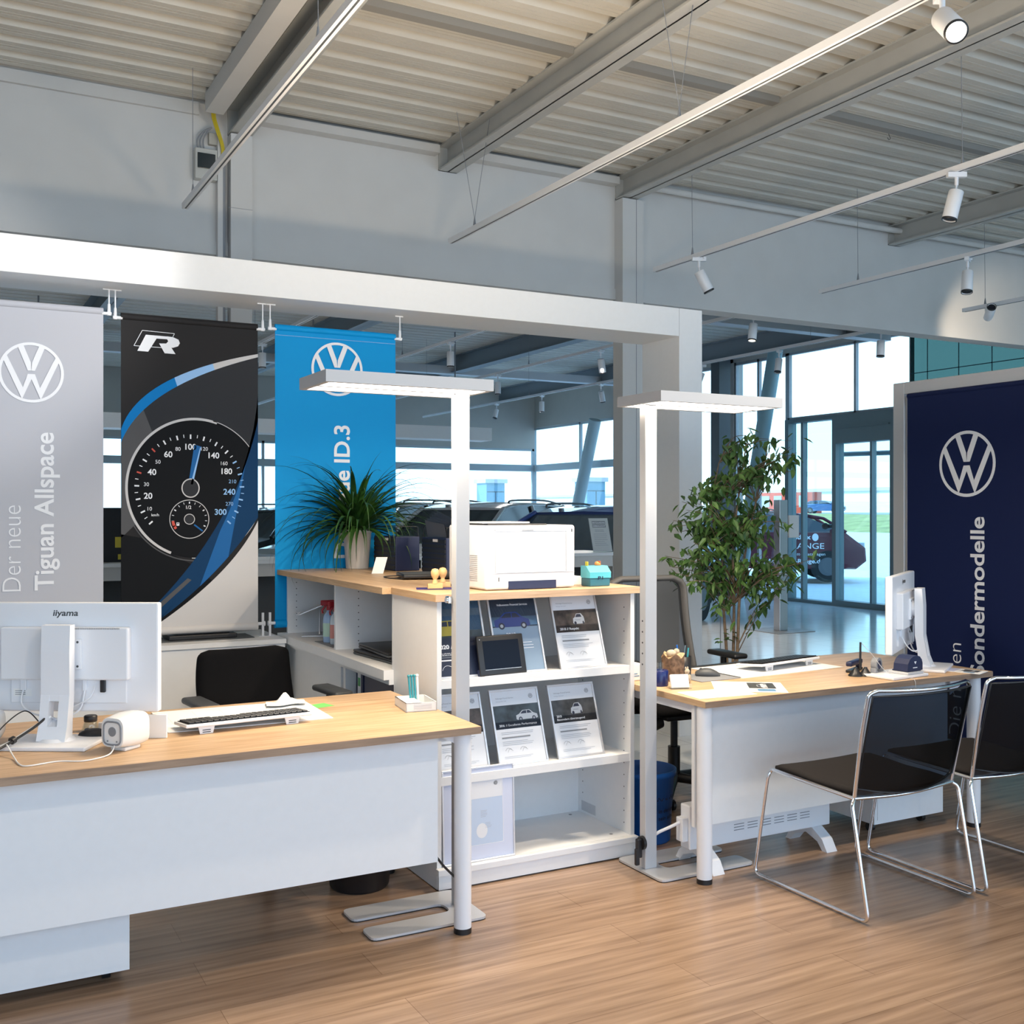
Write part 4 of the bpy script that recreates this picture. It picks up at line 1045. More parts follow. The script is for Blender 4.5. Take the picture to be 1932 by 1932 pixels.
def keyboard(label, x, y, rz, z=ZD, w=.45):
    """local: operator at +Y; raised edge at -Y on two feet"""
    t = thing('keyboard', label, 'keyboard', (x, y, z), rz)
    T = Matrix.Translation((0, 0, .026)) @ Matrix.Rotation(r_(-4.5), 4, 'X')
    b = MB(); b.box(-w/2, -.078, -.006, w/2, .078, .006, .004, 2, T); obj('case', b, WPLAST, t, True)
    b = MB(); b.box(-w/2+.008, -.072, .006, w/2-.008, .058, .008, 0, 2, T)
    for r in range(6):
        n_ = 20; 
        for c in range(n_):
            if r == 5 and 4 < c < 10: continue
            px_ = -w/2+.012+c*(w-.024)/n_; py_ = -.068+r*.0205
            b.box(px_+.001, py_, .008, px_+(w-.024)/n_-.002, py_+.017, .0125, .0012, 1, T)
    obj('keys', b, BLACK, t, True)
    for s in (-1, 1):
        b = MB(); b.prism([(-.028, .024), (.028, .024), (.022, 0), (-.022, 0)], (s*w*.34, -.068, 0.001), (1, 0, 0), (0, 0, 1), (0, .006, 0)); b.mi = 1
        b.box(s*w*.34-.014, -.0688, .012, s*w*.34+.014, -.068, .015); b.box(s*w*.34-.014, -.0688, .005, s*w*.34+.014, -.068, .008); obj('foot', b, [WPLAST, DGREY], t, True)
    return t
keyboard('keyboard with black keys and white case propped on its feet on the left desk', .965, 3.775, r_(4))
def sheet(b, c, w, d, rz, z, th=.0004):
    M_ = Matrix.Translation((c[0], c[1], z)) @ Matrix.Rotation(rz, 4, 'Z'); b.box(-w/2, -d/2, 0, w/2, d/2, th, 0, 2, M_)
t = thing('desk_pad', 'white lined paper desk pad lying behind the left keyboard', 'desk pad', (1.0, 3.96, ZD))
b = MB(); sheet(b, (1.0, 3.955, 0), .58, .40, r_(-2), ZD+.0005, .003); obj('paper', b, PAPER, t)
b = MB()
for i in range(9): sheet(b, (.93, 3.90+i*.028, 0), .40, .0012, r_(-2), ZD+.0036, .0001)
for i in range(5): sheet(b, (.75+i*.1, 4.0, 0), .0012, .23, r_(-2), ZD+.0036, .0001)
obj('ruling', b, LGREY, t)
# crumpled cloth, green note
b = MB(); n = 14; V = []; random.seed(3)
for j in range(n+1):
    for i in range(n+1):
        u_, v_ = i/n-.5, j/n-.5; h = .008+.042*max(0, 1-(u_*u_+v_*v_)*5)*(.5+.5*math.sin(9*u_+4*v_*v_+2)*math.cos(7*v_))
        V.append((1.205+u_*.15+v_*.02, 4.08+v_*.09+.01*math.sin(8*u_), ZD+.004+max(.001, h)))
b.add(V, [(j*(n+1)+i, j*(n+1)+i+1, (j+1)*(n+1)+i+1, (j+1)*(n+1)+i) for j in range(n) for i in range(n)], True)
b.add([(v[0], v[1], v[2]-.0015) for v in V], [(j*(n+1)+i, j*(n+1)+i+1, (j+1)*(n+1)+i+1, (j+1)*(n+1)+i) for j in range(n) for i in range(n)], True)
props(obj('cleaning_cloth', b, PAPER, fix=False), 'crumpled white cloth lying at the corner of the paper desk pad', 'cloth')
b = MB(); sheet(b, (1.325, 4.015, 0), .075, .075, r_(15), ZD+.0005, .0006); props(obj('sticky_note', b, mat('green_note', (.16, .55, .13), .7)), 'small green sticky note on the left desk beside the crumpled cloth', 'note')
# white box with teal pens
t = thing('pen_box', 'flat white cardboard box holding teal pens on the corner of the left desk', 'box', (1.645, 3.80, ZD))
x0, y0, x1, y1 = 1.575, 3.70, 1.690, 3.90
b = MB(); R_ = Matrix.Translation((1.632, 3.80, ZD+.0005)) @ Matrix.Rotation(r_(-8), 4, 'Z')
for q in ((-.06, -.085, 0, .06, .085, .003), (-.06, -.085, 0, -.057, .085, .034), (.057, -.085, 0, .06, .085, .034), (-.06, -.085, 0, .06, -.082, .034), (-.06, .082, 0, .06, .085, .034)): b.box(*q, 0, 2, R_)
b.box(-.06, -.085, .031, .0, .085, .034, 0, 2, R_); b.mi = 1
for i in range(4): b.box(-.03, -.0855, .010+i*.005, .04, -.085, .012+i*.005, 0, 2, R_)
obj('tray', b, [PAPER, LGREY], t)
TEALP = mat('teal_plastic', (.03, .25, .30), .3)
for i in range(4):
    b = MB(); x = 1.622+i*.010; b.tube([(x, 3.82, ZD+.008), (x-.004+.002*i, 3.835, ZD+.115)], .0045, 8); b.ball((x-.004+.002*i, 3.835, ZD+.118), .006, 6)
    props(obj('pen', b, TEALP if i < 3 else PAPER), ('leftmost teal pen in the flat white box', 'second teal pen from the left in the flat white box', 'third teal pen from the left in the flat white box', 'white pen at the right of the teal pens in the box')[i], 'pen', 'teal pens in the white box')

# ---- framed certificates on the bookcase shelves
FRM = ALUL
PHOTO = {'road': mat('photo_dusk_brown', (.07, .05, .04), .35, noise=.7, nscale=24), 'sea': mat('photo_blue_grey', (.22, .30, .36), .35, noise=.3, nscale=10), 'night': mat('photo_night', (.03, .045, .055), .35, noise=.8, nscale=18), 'street': mat('photo_grey_street', (.05, .05, .05), .35, noise=.7, nscale=20)}
CERTD = mat('certificate_navy', (.012, .018, .045), .35); CARB = mat('photo_car_blue', (.015, .04, .20), .3); CARW = mat('photo_car_white', (.55, .57, .6), .35); CARY = mat('photo_car_yellow', (.42, .34, .04), .35)
LINES = mat('print_line_grey', (.38, .40, .44), .6); CERTW = mat('certificate_white', (.74, .76, .80), .3); SKYB = mat('photo_sky_blue', (.12, .25, .42), .35)
def car_picture(a, x, y, s, m, front=False):
    if front:
        a.poly([(x+p[0]*s, y+p[1]*s) for p in ((-.5, .1), (-.45, .45), (-.28, .55), (-.12, .82), (.3, .84), (.5, .6), (.55, .4), (.55, .12), (.4, .02), (-.4, .0))], m); a.lay()
        a.poly([(x+p[0]*s, y+p[1]*s) for p in ((-.24, .54), (-.09, .78), (.24, .78), (.34, .55))], CERTD); a.ell(x-.3*s, y+.08*s, .11*s, .14*s, CERTD, 16); a.ell(x+.42*s, y+.1*s, .07*s, .13*s, CERTD, 14)
        a.rect(x-.30*s, y+.28*s, x+.20*s, y+.36*s, LINES)
    else:
        a.poly([(x+p[0]*s, y+p[1]*s) for p in ((-1, .12), (-1, .42), (-.72, .52), (-.38, .80), (.28, .82), (.62, .54), (.95, .42), (1, .14), (.9, .08), (-.9, .06))], m); a.lay()
        a.poly([(x+p[0]*s, y+p[1]*s) for p in ((-.6, .53), (-.34, .75), (-.02, .77), (-.02, .53))], CERTD); a.poly([(x+p[0]*s, y+p[1]*s) for p in ((.03, .53), (.03, .77), (.25, .77), (.48, .54))], CERTD)
        for q in (-.62, .62): a.ell(x+q*s, y+.12*s, .17*s, .17*s, CERTD, 18)
        a.lay()
        for q in (-.62, .62): a.ell(x+q*s, y+.12*s, .09*s, .09*s, LINES, 14)
def certificate(label, x0, x1, yb, z, h, lean, style, rz=0, group=None):
    w = x1-x0
    t = thing('picture_frame', label, 'picture frame', (x0, yb, z), rz, group)
    u = Vector((1, 0, 0)); v = Vector((0, math.sin(lean), math.cos(lean))); n = u.cross(v)
    Mx = Matrix((u, n*-1, v)).transposed().to_4x4()   # local x,y(back),z
    b = MB(); f = .009
    for q in ((0, 0, 0, w, .012, f), (0, 0, h-f, w, .012, h), (0, 0, f, f, .012, h-f), (w-f, 0, f, w, .012, h-f)): b.box(*q, .0012, 1, Mx)
    obj('frame', b, FRM, t, True)
    b = MB(); b.box(f*.9, .004, f*.9, w-f*.9, .010, h-f*.9, 0, 2, Mx); obj('backing', b, CERTD if style in ('blue', 'dark') else CERTW, t, True)
    iw, ih = w-2*f, h-2*f
    a = Art(Mx @ Vector((f, .004, f)), u, v, iw, ih, [CWHITE], .0002, .0003)
    if style in ('white_r', 'white_p', 'white_b', 'white_o'):
        a.rect(0, 0, iw, ih, CERTW); a.lay()
        a.text('Volkswagen Financial Services', .018, ih-.032, .0055, MGREY, .0, .085); a.text('Volkswagen Bank GmbH', .018, ih-.044, .004, LINES, 0, .05)
        a.ell(iw-.030, ih-.028, .0105, .0105, MGREY, 24); a.lay(); a.roundel(iw-.030, ih-.028, .0095, CERTW)
        ph = {'white_r': 'road', 'white_p': 'night', 'white_b': 'street', 'white_o': 'road'}[style]
        y1_, y0_ = ih-.060, ih-.158; a.rect(0, y0_, iw, y1_, PHOTO[ph]); a.rect(0, y0_, iw, y0_+.03, CERTD); a.lay()
        if style == 'white_p': car_picture(a, iw*.72, y0_+.030, .052, CARW)
        else: car_picture(a, iw*.55, y0_+.034, .056, CARW, True)
        a.lay()
        if style == 'white_r': a.text('2018 // Respekt', .02, y0_+.010, .010, CWHITE, .015, .095)
        if style == 'white_p': a.text('2016', .018, y0_+.010, .009, CWHITE, .03, .024); a.text('// Excellente Performance', .048, y0_+.010, .009, CWHITE, .0, iw-.068)
        if style == 'white_b': a.text('2015', .016, y0_+.024, .009, CWHITE, .03, .025); a.text('Besonders überzeugend', .016, y0_+.010, .009, CWHITE, .01, .14)
        if style == 'white_o': a.text('2017', .016, y0_+.012, .009, CWHITE, .03, .025)
        bars(a, .022, y0_-.014, iw*.75, 2, LINES, .007, .0018); a.rect(.022, y0_-.040, .022+iw*.62, y0_-.034, MGREY); bars(a, .022, y0_-.052, iw*.72, 3, LINES, .007, .0016)
        for q in (.03, .10): a.line(bez((q, .052), (q+.01, .075), (q+.035, .05), 6), .0012, MGREY); a.line(bez((q+.01, .045), (q+.02, .068), (q+.03, .056), 6), .001, MGREY)
        bars(a, .022, .028, iw*.75, 2, LINES, .006, .0014)
    elif style == 'blue':
        a.rect(0, 0, iw, ih, mat('certificate_blue_grey', (.22, .31, .42), .35)); a.rect(0, ih-.12, iw, ih, CERTD); a.rect(0, ih-.115, iw, ih-.075, SKYB); a.lay()
        a.text('Volkswagen Financial Services', .035, ih-.028, .0085, CWHITE, .015, iw-.07); car_picture(a, iw*.45, ih-.125, .085, CARB); a.lay()
        a.text('2019', .06, ih-.158, .013, CWHITE, .02, .045)
        bars(a, .1, .12, .09, 3, CWHITE, .012, .002)
    elif style == 'dark':
        a.rect(0, 0, iw, ih, CERTD); a.rect(0, ih-.135, iw, ih, SKYB); a.rect(0, ih-.06, iw, ih-.03, PHOTO['sea']); a.lay()
        a.rect(0, ih-.150, iw, ih-.122, PHOTO['night']); a.lay(); car_picture(a, iw*.30, ih-.148, .085, CARY); a.lay()
        a.text('2020 //', .004, ih-.195, .016, CWHITE, .035, .078); a.text('Mutmacher', .004, ih-.222, .016, CWHITE, -.01, .11)
        bars(a, .01, .085, .10, 2, LINES, .008, .0016); a.rect(.01, .062, .085, .067, CWHITE); a.line(bez((.015, .025), (.03, .06), (.07, .03), 6), .0015, CWHITE)
    a2 = MB(); obj('print', a, a.mats, t, True, fix=False)
    # strut
    b = MB(); b.box(w*.42, .012, .02, w*.58, .014, h*.55, 0, 2, Mx); obj('strut', b, BLACK, t, True)
    return t
Z1, Z2 = .8265, .4425
certificate('framed dark certificate reading 2020 with yellow car, top shelf at the left', 1.768, 2.003, 3.885, Z1, .325, r_(19), 'dark')
certificate('framed blue certificate with blue car, behind the black tablet on the top shelf', 2.035, 2.270, 3.885, Z1, .325, r_(19), 'blue')
certificate('framed white certificate reading 2018, at the right of the top shelf', 2.338, 2.573, 3.885, Z1, .325, r_(19), 'white_r')
certificate('framed white certificate mostly hidden by the left desk leg, middle shelf', 1.775, 2.010, 3.90, Z2, .318, r_(19), 'white_o')
certificate('framed white certificate reading 2016 with side view of a white car, middle shelf', 2.052, 2.287, 3.90, Z2, .318, r_(19), 'white_p')
certificate('framed white certificate reading 2015 at the right of the middle shelf', 2.335, 2.570, 3.90, Z2, .318, r_(19), 'white_b')
# large frame standing on the plinth
t = thing('picture_frame', 'largest picture frame, pale blue, leaning on the bookcase bottom behind the left desk leg', 'picture frame', (1.770, 3.845, .0885))
b = MB(); f = .007; w, h = .325, .378
Mx = Matrix((Vector((1, 0, 0)), Vector((0, math.cos(r_(2)), -math.sin(r_(2)))), Vector((0, math.sin(r_(2)), math.cos(r_(2)))))).transposed().to_4x4()
for q in ((0, 0, 0, w, .014, f), (0, 0, h-f, w, .014, h), (0, 0, f, f, .014, h-f), (w-f, 0, f, w, .014, h-f)): b.box(*q, .001, 1, Mx)
obj('frame', b, FRM, t, True)
b = MB(); b.box(f*.9, .003, f*.9, w-f*.9, .012, h-f*.9, 0, 2, Mx); obj('mount', b, mat('mount_board_lilac', (.60, .65, .80), .4), t, True)
a = Art(Mx @ Vector((0, .003, 0)), Mx.to_3x3() @ Vector((1, 0, 0)), Mx.to_3x3() @ Vector((0, 0, 1)), w, h, [CWHITE], .0002, .0003)
a.rect(.06, .065, w-.055, .30, mat('certificate_ice_blue', (.50, .60, .76), .4)); a.lay(); a.rect(.06, .25, w-.055, .33, CERTW); a.ell(w-.085, .305, .009, .009, MGREY, 20)
a.line([(.06, .065), (w-.053, .065), (w-.053, .33)], .0015, CWHITE); bars(a, .17, .20, .03, 5, LINES, .006, .0013); a.ell(.175, .12, .025, .03, CERTW, 24); bars(a, .19, .15, .03, 4, LINES, .006, .0012)
obj('print', a, a.mats, t, True, fix=False)
# tablet / digital frame
t = thing('tablet', 'black tablet standing in front of the certificates on the top shelf', 'tablet', (1.945, 3.862, Z1), r_(4))
th = r_(14); Mx = Matrix((Vector((1, 0, 0)), Vector((0, math.cos(th), -math.sin(th))), Vector((0, math.sin(th), math.cos(th))))).transposed().to_4x4()
b = MB(); b.box(0, 0, .002, .225, .010, .165, .005, 3, Mx); obj('housing', b, BLACK, t, True)
b = MB(); b.box(.026, -.0008, .026, .199, .0, .143, 0, 2, Mx); obj('screen', b, mat('dark_screen', (.002, .005, .014), .3, spec=.15), t, True)
b = MB(); b.box(.018, -.001, .0, .215, .0, .0015, 0, 2, Mx); b.box(.026, -.0012, .0245, .199, -.0004, .026, 0, 2, Mx); b.cyl(Mx @ Vector((.014, -.001, .15)), Mx @ Vector((.014, .001, .15)), .002, n=8); obj('trim', b, ALUL, t, True)
b = MB(); b.box(.0, .010, .0, .225, .030, .03, .004, 2, Mx); obj('stand', b, NAVYP, t, True)

# ---- printer
t = thing('printer', 'bulky white laser printer on the bookcase top', 'printer', (2.21, 4.1, 1.168))
b = MB(); b.box(1.998, 3.925, 1.170, 2.432, 4.285, 1.438, .012, 4); obj('body', b, WPLAST, t)
b = MB(); b.box(2.015, 3.94, 1.4365, 2.30, 4.27, 1.444, .003); obj('output_tray', b, BLACK, t)
b = MB(); b.box(2.02, 4.00, 1.444, 2.25, 4.2, 1.452, .003); obj('tray_lid', b, WPLAST, t)
b = MB()
b.box(2.05, 3.9235, 1.238, 2.375, 3.9252, 1.2395); b.box(2.043, 3.9235, 1.24, 2.0445, 3.9252, 1.412); b.box(2.385, 3.9235, 1.24, 2.3865, 3.9252, 1.412); b.box(2.043, 3.9235, 1.412, 2.387, 3.9252, 1.4132)
b.box(2.03, 3.9235, 1.2375, 2.43, 3.9252, 1.2386)
for i in range(14): b.box(1.9965, 4.0, 1.205+i*.008, 1.9985, 4.10, 1.208+i*.008)
b.box(2.17, 3.9232, 1.414, 2.225, 3.925, 1.420); obj('panel_line', b, LINES, t)
b = MB(); b.box(2.105, 3.9225, 1.171, 2.335, 3.9265, 1.205); obj('paper_drawer_grip', b, NAVYP, t)
b = MB(); b.box(2.412, 3.9236, 1.408, 2.416, 3.9252, 1.422); b.box(2.058, 3.9236, 1.205, 2.061, 3.9252, 1.222); obj('button', b, BLACK, t)
a = Art((2.0, 3.925, 1.17), (1, 0, 0), (0, 0, 1), .43, .26, [MGREY]); a.text('KYOCERA', .052, .250-.004, .0085, LINES, .02, .05); a.poly([(.038, .246), (.044, .2545), (.048, .2545), (.042, .250), (.048, .246)], MGREY); a.done('maker_print', t)
# small paper stack and teal card box at the right
b = MB(); b.box(2.475, 4.06, 1.1685, 2.56, 4.25, 1.205, .001); props(obj('paper_stack', b, PAPER), 'stack of paper slips on the bookcase top behind the teal box', 'paper stack')
t = thing('card_box', 'teal plastic card index box marked P1 at the right end of the bookcase top', 'box', (2.56, 3.96, 1.168))
TEALB = mat('teal_box_light', (.08, .42, .52), .35); TEALD = mat('teal_box_dark', (.02, .12, .17), .3)
b = MB(); b.box(2.508, 3.925, 1.1685, 2.612, 4.00, 1.205, .004); obj('box_base', b, TEALD, t)
b = MB(); b.prism([(0, 0), (.075, 0), (.075, .052), (.03, .052), (0, .025)], (2.505, 3.923, 1.205), (0, 1, 0), (0, 0, 1), (.110, 0, 0)); obj('box_lid', b, TEALB, t)
for x, y, m_ in ((2.52, 3.965, mat('tab_yellow', (.7, .55, .05), .5)), (2.60, 3.99, mat('tab_orange', (.85, .16, .04), .5))):
    b = MB(); b.box(x, y, 1.25, x+.004, y+.02, 1.275); obj('index_tab', b, m_, t)
b = MB(); b.ball((2.575, 3.975, 1.264), .011, 8); b.ball((2.588, 3.98, 1.260), .009, 8); obj('sponge_clip', b, mat('orange_clip', (.85, .25, .06), .5), t)
a = Art((2.505, 3.9225, 1.1685), (1, 0, 0), (0, 0, 1), .110, .07, [PNAV]); a.text('P1', .055, .030, .014, PNAV, .02, .026, align='c'); a.done('print', t)
V, F = text_tris('PASSION', .0); 
# rubber stamps on blue mat
b = MB(); b.box(-.085, -.045, 0, .085, .045, .003, .001); o = props(obj('stamp_mat', b, mat('violet_blue_mat', (.035, .025, .16), .6)), 'thin dark blue mat under the wooden stamps on the bookcase corner', 'mat'); o.location = (1.870, 4.13, 1.1685); o.rotation_euler = (0, 0, r_(-22))
def stamp(label, x, y, z, rz):
    t = thing('rubber_stamp', label, 'stamp', (x, y, z), rz)
    b = MB(); b.box(-.032, -.011, 0, .032, .011, .022, .002); obj('block', b, BEECH, t, True)
    b = MB(); b.lathe([(.013, .022), (.012, .028), (.0085, .036), (.0085, .040), (.015, .050), (.0185, .062), (.018, .072), (.012, .082), (.0001, .085)], (0, 0, 0), 20); obj('handle', b, BEECH, t, True)
stamp('front wooden rubber stamp with round knob, on the dark blue mat', 1.852, 4.105, 1.1718, r_(-15))
stamp('rear wooden rubber stamp with round knob, behind its twin', 1.915, 4.165, 1.1718, r_(-10))
# document holders
def doc_holder(label, x0, y0, x1, y1, z0, h, papers):
    t = thing('document_holder', label, 'document holder', ((x0+x1)/2, (y0+y1)/2, z0))
    b = MB(); b.box(x0+.004, y0+.004, z0+.001, x1-.004, y1-.004, z0+h, .003); obj('box', b, NAVYP, t)
    b = MB()
    for i in range(7): b.box(x0, y0+.01, z0+.012+i*h/7.6, x0+.006, y1-.01, z0+.012+i*h/7.6+h/11)
    obj('slats', b, BLACK, t)
    b = MB(); b.tube(rnd([(x0+.01, y0+.01, z0+h), (x0+.01, y0+.01, z0+h+.055), (x0+.01, y1-.01, z0+h+.055), (x0+.01, y1-.01, z0+h)], .015), .0025, 6)
    b.tube(rnd([(x0+.01, y0+.01, z0+h), (x0+.01, y0+.01, z0+h+.055), (x1-.01, y0+.01, z0+h+.055), (x1-.01, y0+.01, z0+h)], .015), .0025, 6); obj('wire_rail', b, BLACK, t)
    b = MB(); b.box(x0-.0012, y0+.10, z0+h-.022, x0-.0002, y0+.16, z0+h-.008); obj('label_tag', b, PAPER, t)
    if papers:
        b = MB()
        for i in range(6): b.add([(x0+.02+i*.012, y0+.02, z0+h-.01), (x0+.02+i*.012, y1-.05, z0+h-.01), (x0+.0+i*.014, y1-.05, z0+h+.09+.01*i), (x0+.0+i*.014, y0+.02, z0+h+.07+.01*(i % 3))], [(0, 1, 2, 3)])
        obj('documents', b, mat('blue_grey_folder', (.08, .10, .14), .5), t, fix=False)
doc_holder('dark blue slatted document holder beside the white plant pot', 2.212, 5.43, 2.362, 5.76, 1.168, .188, False)
doc_holder('dark document holder filled with folders behind the left lamp pole', 2.300, 4.965, 2.415, 5.28, 1.168, .190, True)
t = thing('price_card', 'small white card in a slanted clear stand before the document holder', 'card', (2.05, 5.28, 1.168), r_(-20))
b = MB(); b.add([(-.03, -.02, .001), (.03, -.02, .001), (.055, .035, .085), (-.005, .035, .085)], [(0, 1, 2, 3)]); b.add([(-.03, -.018, .001), (.03, -.018, .001), (.055, .037, .085), (-.005, .037, .085)], [(0, 1, 2, 3)]); b.add([(-.03, -.02, .001), (.03, -.02, .001), (.03, .04, .001), (-.03, .04, .001)], [(0, 1, 2, 3)])
obj('card', b, PAPER, t, True, fix=False)
b = MB(); b.add([(-.006, -.0005+q, .028+q*1.5) for q in (0,)]+[(.03, -.0005, .028), (.034, .0075, .04), (-.002, .0075, .04)], [(0, 1, 2, 3)]); obj('print', b, MGREY, t, True, fix=False)
# laptop lying behind the stamps, on its cable
t = thing('laptop', 'flat black laptop lying on the sideboard top between holder and stamps', 'laptop', (2.16, 4.80, 1.168), r_(-14))
b = MB(); b.box(-.17, -.12, .006, .17, .12, .026, .006, 3); obj('body', b, BLACK, t, True)
b = MB(); b.box(-.165, -.115, .0262, .165, .115, .0268); obj('lid_plate', b, DGREY, t, True)
b = MB(); b.tube(cr([(-.17, .05, .012), (-.24, .04, .008), (-.22, -.04, .005), (-.16, -.1, .005)], 6), .003, 6); obj('cord', b, BLACK, t, True)

# ---- things in the sideboard compartments
t = thing('tablet_stand', 'silver folding tablet stand in the left open compartment', 'stand', (1.87, 5.70, .812), r_(-20))
b = MB(); b.box(-.09, -.08, .001, .09, .10, .006, .001); obj('base_plate', b, ALUL, t, True)
b = MB(); b.prism([(-.05, .006), (.05, .006), (.035, .15), (.02, .158), (0, .15)], (0, .05, 0), (0, 1, 0), (0, 0, 1), (.006, 0, 0)); b.prism([(.0, .006), (.09, .006), (.06, .16), (.03, .16)], (.055, .03, 0), (0, 1, 0), (0, 0, 1), (.005, 0, 0))
obj('upright', b, ALUL, t, True)
b = MB(); Rm = Matrix.Translation((-.03, .02, .145)) @ Matrix.Rotation(r_(-22), 4, 'Y'); b.box(-.08, -.07, 0, .075, .07, .005, .001, 2, Rm); b.cyl(Rm @ Vector((.078, -.07, .0)), Rm @ Vector((.078, .07, .0)), .008, n=12)
for s in (-.05, .05): b.tube([Rm @ Vector((-.08, s, .004)), Rm @ Vector((-.095, s, .006)), Rm @ Vector((-.095, s, .022))], .003, 6)
obj('top_plate', b, ALUL, t, True)
b = MB(); b.box(1.755, 5.13, .8125, 1.95, 5.42, .8155, .001); props(obj('rubber_mat', b, MGREY), 'thin grey mat under the spray bottles', 'mat')
def spray(label, x, y, z, body, nozzle, lab, rz=0):
    t = thing('spray_bottle', label, 'spray bottle', (x, y, z), rz)
    b = MB(); b.lathe([(.030, 0), (.033, .004), (.033, .115), (.028, .14), (.014, .158), (.013, .166)], (0, 0, 0), 24, 1, .75); obj('bottle', b, body, t, True)
    b = MB(); b.lathe([(.0334, .03), (.0334, .10)], (0, 0, 0), 24, 1, .75); obj('label', b, lab, t, True, fix=False)
    b = MB(); b.cyl((0, 0, .166), (0, 0, .19), .015, n=16); obj('collar', b, nozzle, t, True)
    b = MB(); b.box(-.045, -.010, .19, .028, .010, .218, .005, 2); b.tube([(-.02, 0, .19), (-.038, 0, .165), (-.034, 0, .15)], .005, 8); obj('trigger', b, nozzle, t, True)
    return t
REDP = mat('red_plastic', (.35, .01, .02), .35)
spray('spray bottle with red trigger and green label, left one in the compartment', 1.81, 5.345, .8158, mat('blue_bottle', (.35, .5, .72), .2), REDP, mat('label_green_white', (.45, .65, .55), .5), r_(-10))
spray('spray bottle with red-white trigger, right one beside the divider', 1.815, 5.255, .8158, mat('clear_bottle', (.6, .68, .75), .15), REDP, mat('label_red_white', (.6, .25, .22), .5), r_(15))
for i, (dx, dz) in enumerate(((0, 0), (.012, .026))):
    t = thing('laptop', 'black laptop %s in the right open compartment' % ('at the bottom of the pile' if i == 0 else 'on top of the pile'), 'laptop', (1.95+dx, 4.67, .8125+dz), r_(4-6*i), 'stacked laptops')
    b = MB(); b.box(-.17, -.21, 0, .17, .21, .012, .005, 3); obj('base', b, DGREY, t, True)
    b = MB(); b.box(-.17, -.21, .0125, .17, .21, .0245, .005, 3); obj('lid', b, BLACK, t, True)
t = thing('ring_binder', 'navy ring binder standing in the low open compartment', 'binder', (1.93, 4.78, .05))
b = MB(); b.box(1.79, 4.80, .052, 2.08, 4.89, .735, .002); obj('cover', b, NAVYP, t)
b = MB(); b.box(1.789, 4.825, .54, 1.79, 4.865, .72); b.mi = 1; b.box(1.7885, 4.83, .66, 1.789, 4.86, .70); obj('spine_label', b, [PAPER, mat('label_green', (.1, .4, .12), .5)], t)
t = thing('ring_binder', 'second navy binder further right in the low open compartment', 'binder', (1.93, 4.65, .05))
b = MB(); b.box(1.795, 4.34, .052, 2.08, 4.79, .735); obj('cover', b, NAVYP, t)
# black device on the counter
t = thing('terminal_device', 'flat black device with a small red light on the counter below the charcoal banner', 'device', (1.25, 5.95, .8))
b = MB(); b.box(1.10, 5.86, .806, 1.46, 6.06, .83, .004); obj('housing', b, BLACK, t)
b = MB(); b.box(1.15, 5.90, .83, 1.43, 6.05, .85, .003); obj('riser', b, BLACK, t)
b = MB(); b.box(1.05, 5.84, .8005, 1.55, 6.04, .806, .001); obj('base', b, DGREY, t)
b = MB(); b.ball((1.36, 5.899, .842), .004, 6); obj('indicator_light', b, mat('red_led', (.8, .02, .01), .3, emis=(1, .05, .02), estr=6), t)

# ================================================================== RIGHT DESK
t = thing('desk_pad', 'large white paper desk pad with black rear strip under the right keyboard', 'desk pad', (3.55, 3.98, ZD))
b = MB(); sheet(b, (3.53, 3.955, 0), .66, .37, r_(3), ZD+.0005, .003); obj('paper', b, PAPER, t)
b = MB(); sheet(b, (3.52, 4.13, 0), .66, .02, r_(3), ZD+.0035, .006); obj('rear_strip', b, BLACK, t)
keyboard('keyboard with black keys and white case propped on its feet on the right desk', 3.60, 3.945, r_(10), ZD+.004)
b = MB(); sheet(b, (3.10, 3.86, 0), .24, .20, r_(2), ZD+.0005, .003); props(obj('mouse_mat', b, MGREY), 'grey mouse mat on the right desk under the dark mouse', 'mouse mat')
mouse('dark mouse with grey patch on the grey mat, right desk', 3.115, 3.88, r_(60), ZD+.0035, DGREY)
def leaflet(label, x, y, rz, w=.21, d=.29, z=ZD+.0005, img=True):
    t = thing('leaflet', label, 'leaflet', (x, y, z), rz)
    b = MB(); b.box(-w/2, -d/2, 0, w/2, d/2, .002); obj('paper', b, PAPER, t, True)
    a = Art((-w/2, -d/2, .002), (1, 0, 0), (0, 1, 0), w, d, [PAPER], .0002, .0002)
    a.rect(w*.35, d*.12, w*.92, d*.5, PHOTO['street']); a.rect(w*.08, d*.15, w*.3, d*.4, SKYB); a.rect(w*.05, d*.6, w*.95, d*.9, mat('leaflet_lilac', (.52, .54, .70), .5)); a.lay(); car_picture(a, w*.62, d*.22, w*.22, CARW)
    bars(a, w*.1, d*.56, w*.7, 3, LINES, .008, .002); obj('print', a, a.mats, t, True, fix=False)
leaflet('printed leaflet with a car picture near the front edge of the right desk', 3.08, 3.56, r_(55), .26, .30)
b = MB(); sheet(b, (2.86, 3.50, 0), .28, .17, r_(-5), ZD+.0005, .001); props(obj('blank_sheet', b, PAPER), 'blank white sheet at the lit front left corner of the right desk', 'paper')
leaflet('dark printed leaflet at the far right end of the right desk', 4.28, 3.44, r_(20), .12, .20)
BARK = mat('bark', (.16, .10, .065), .9, noise=.5, nscale=60, bump=1)
BARKL = mat('split_wood', (.48, .33, .19), .8, noise=.3, nscale=50)
t = thing('log_pen_pot', 'bark covered log pot with small stones on top on the right desk', 'pot', (2.905, 3.86, ZD), r_(10))
b = MB(); n = 24; secs = []
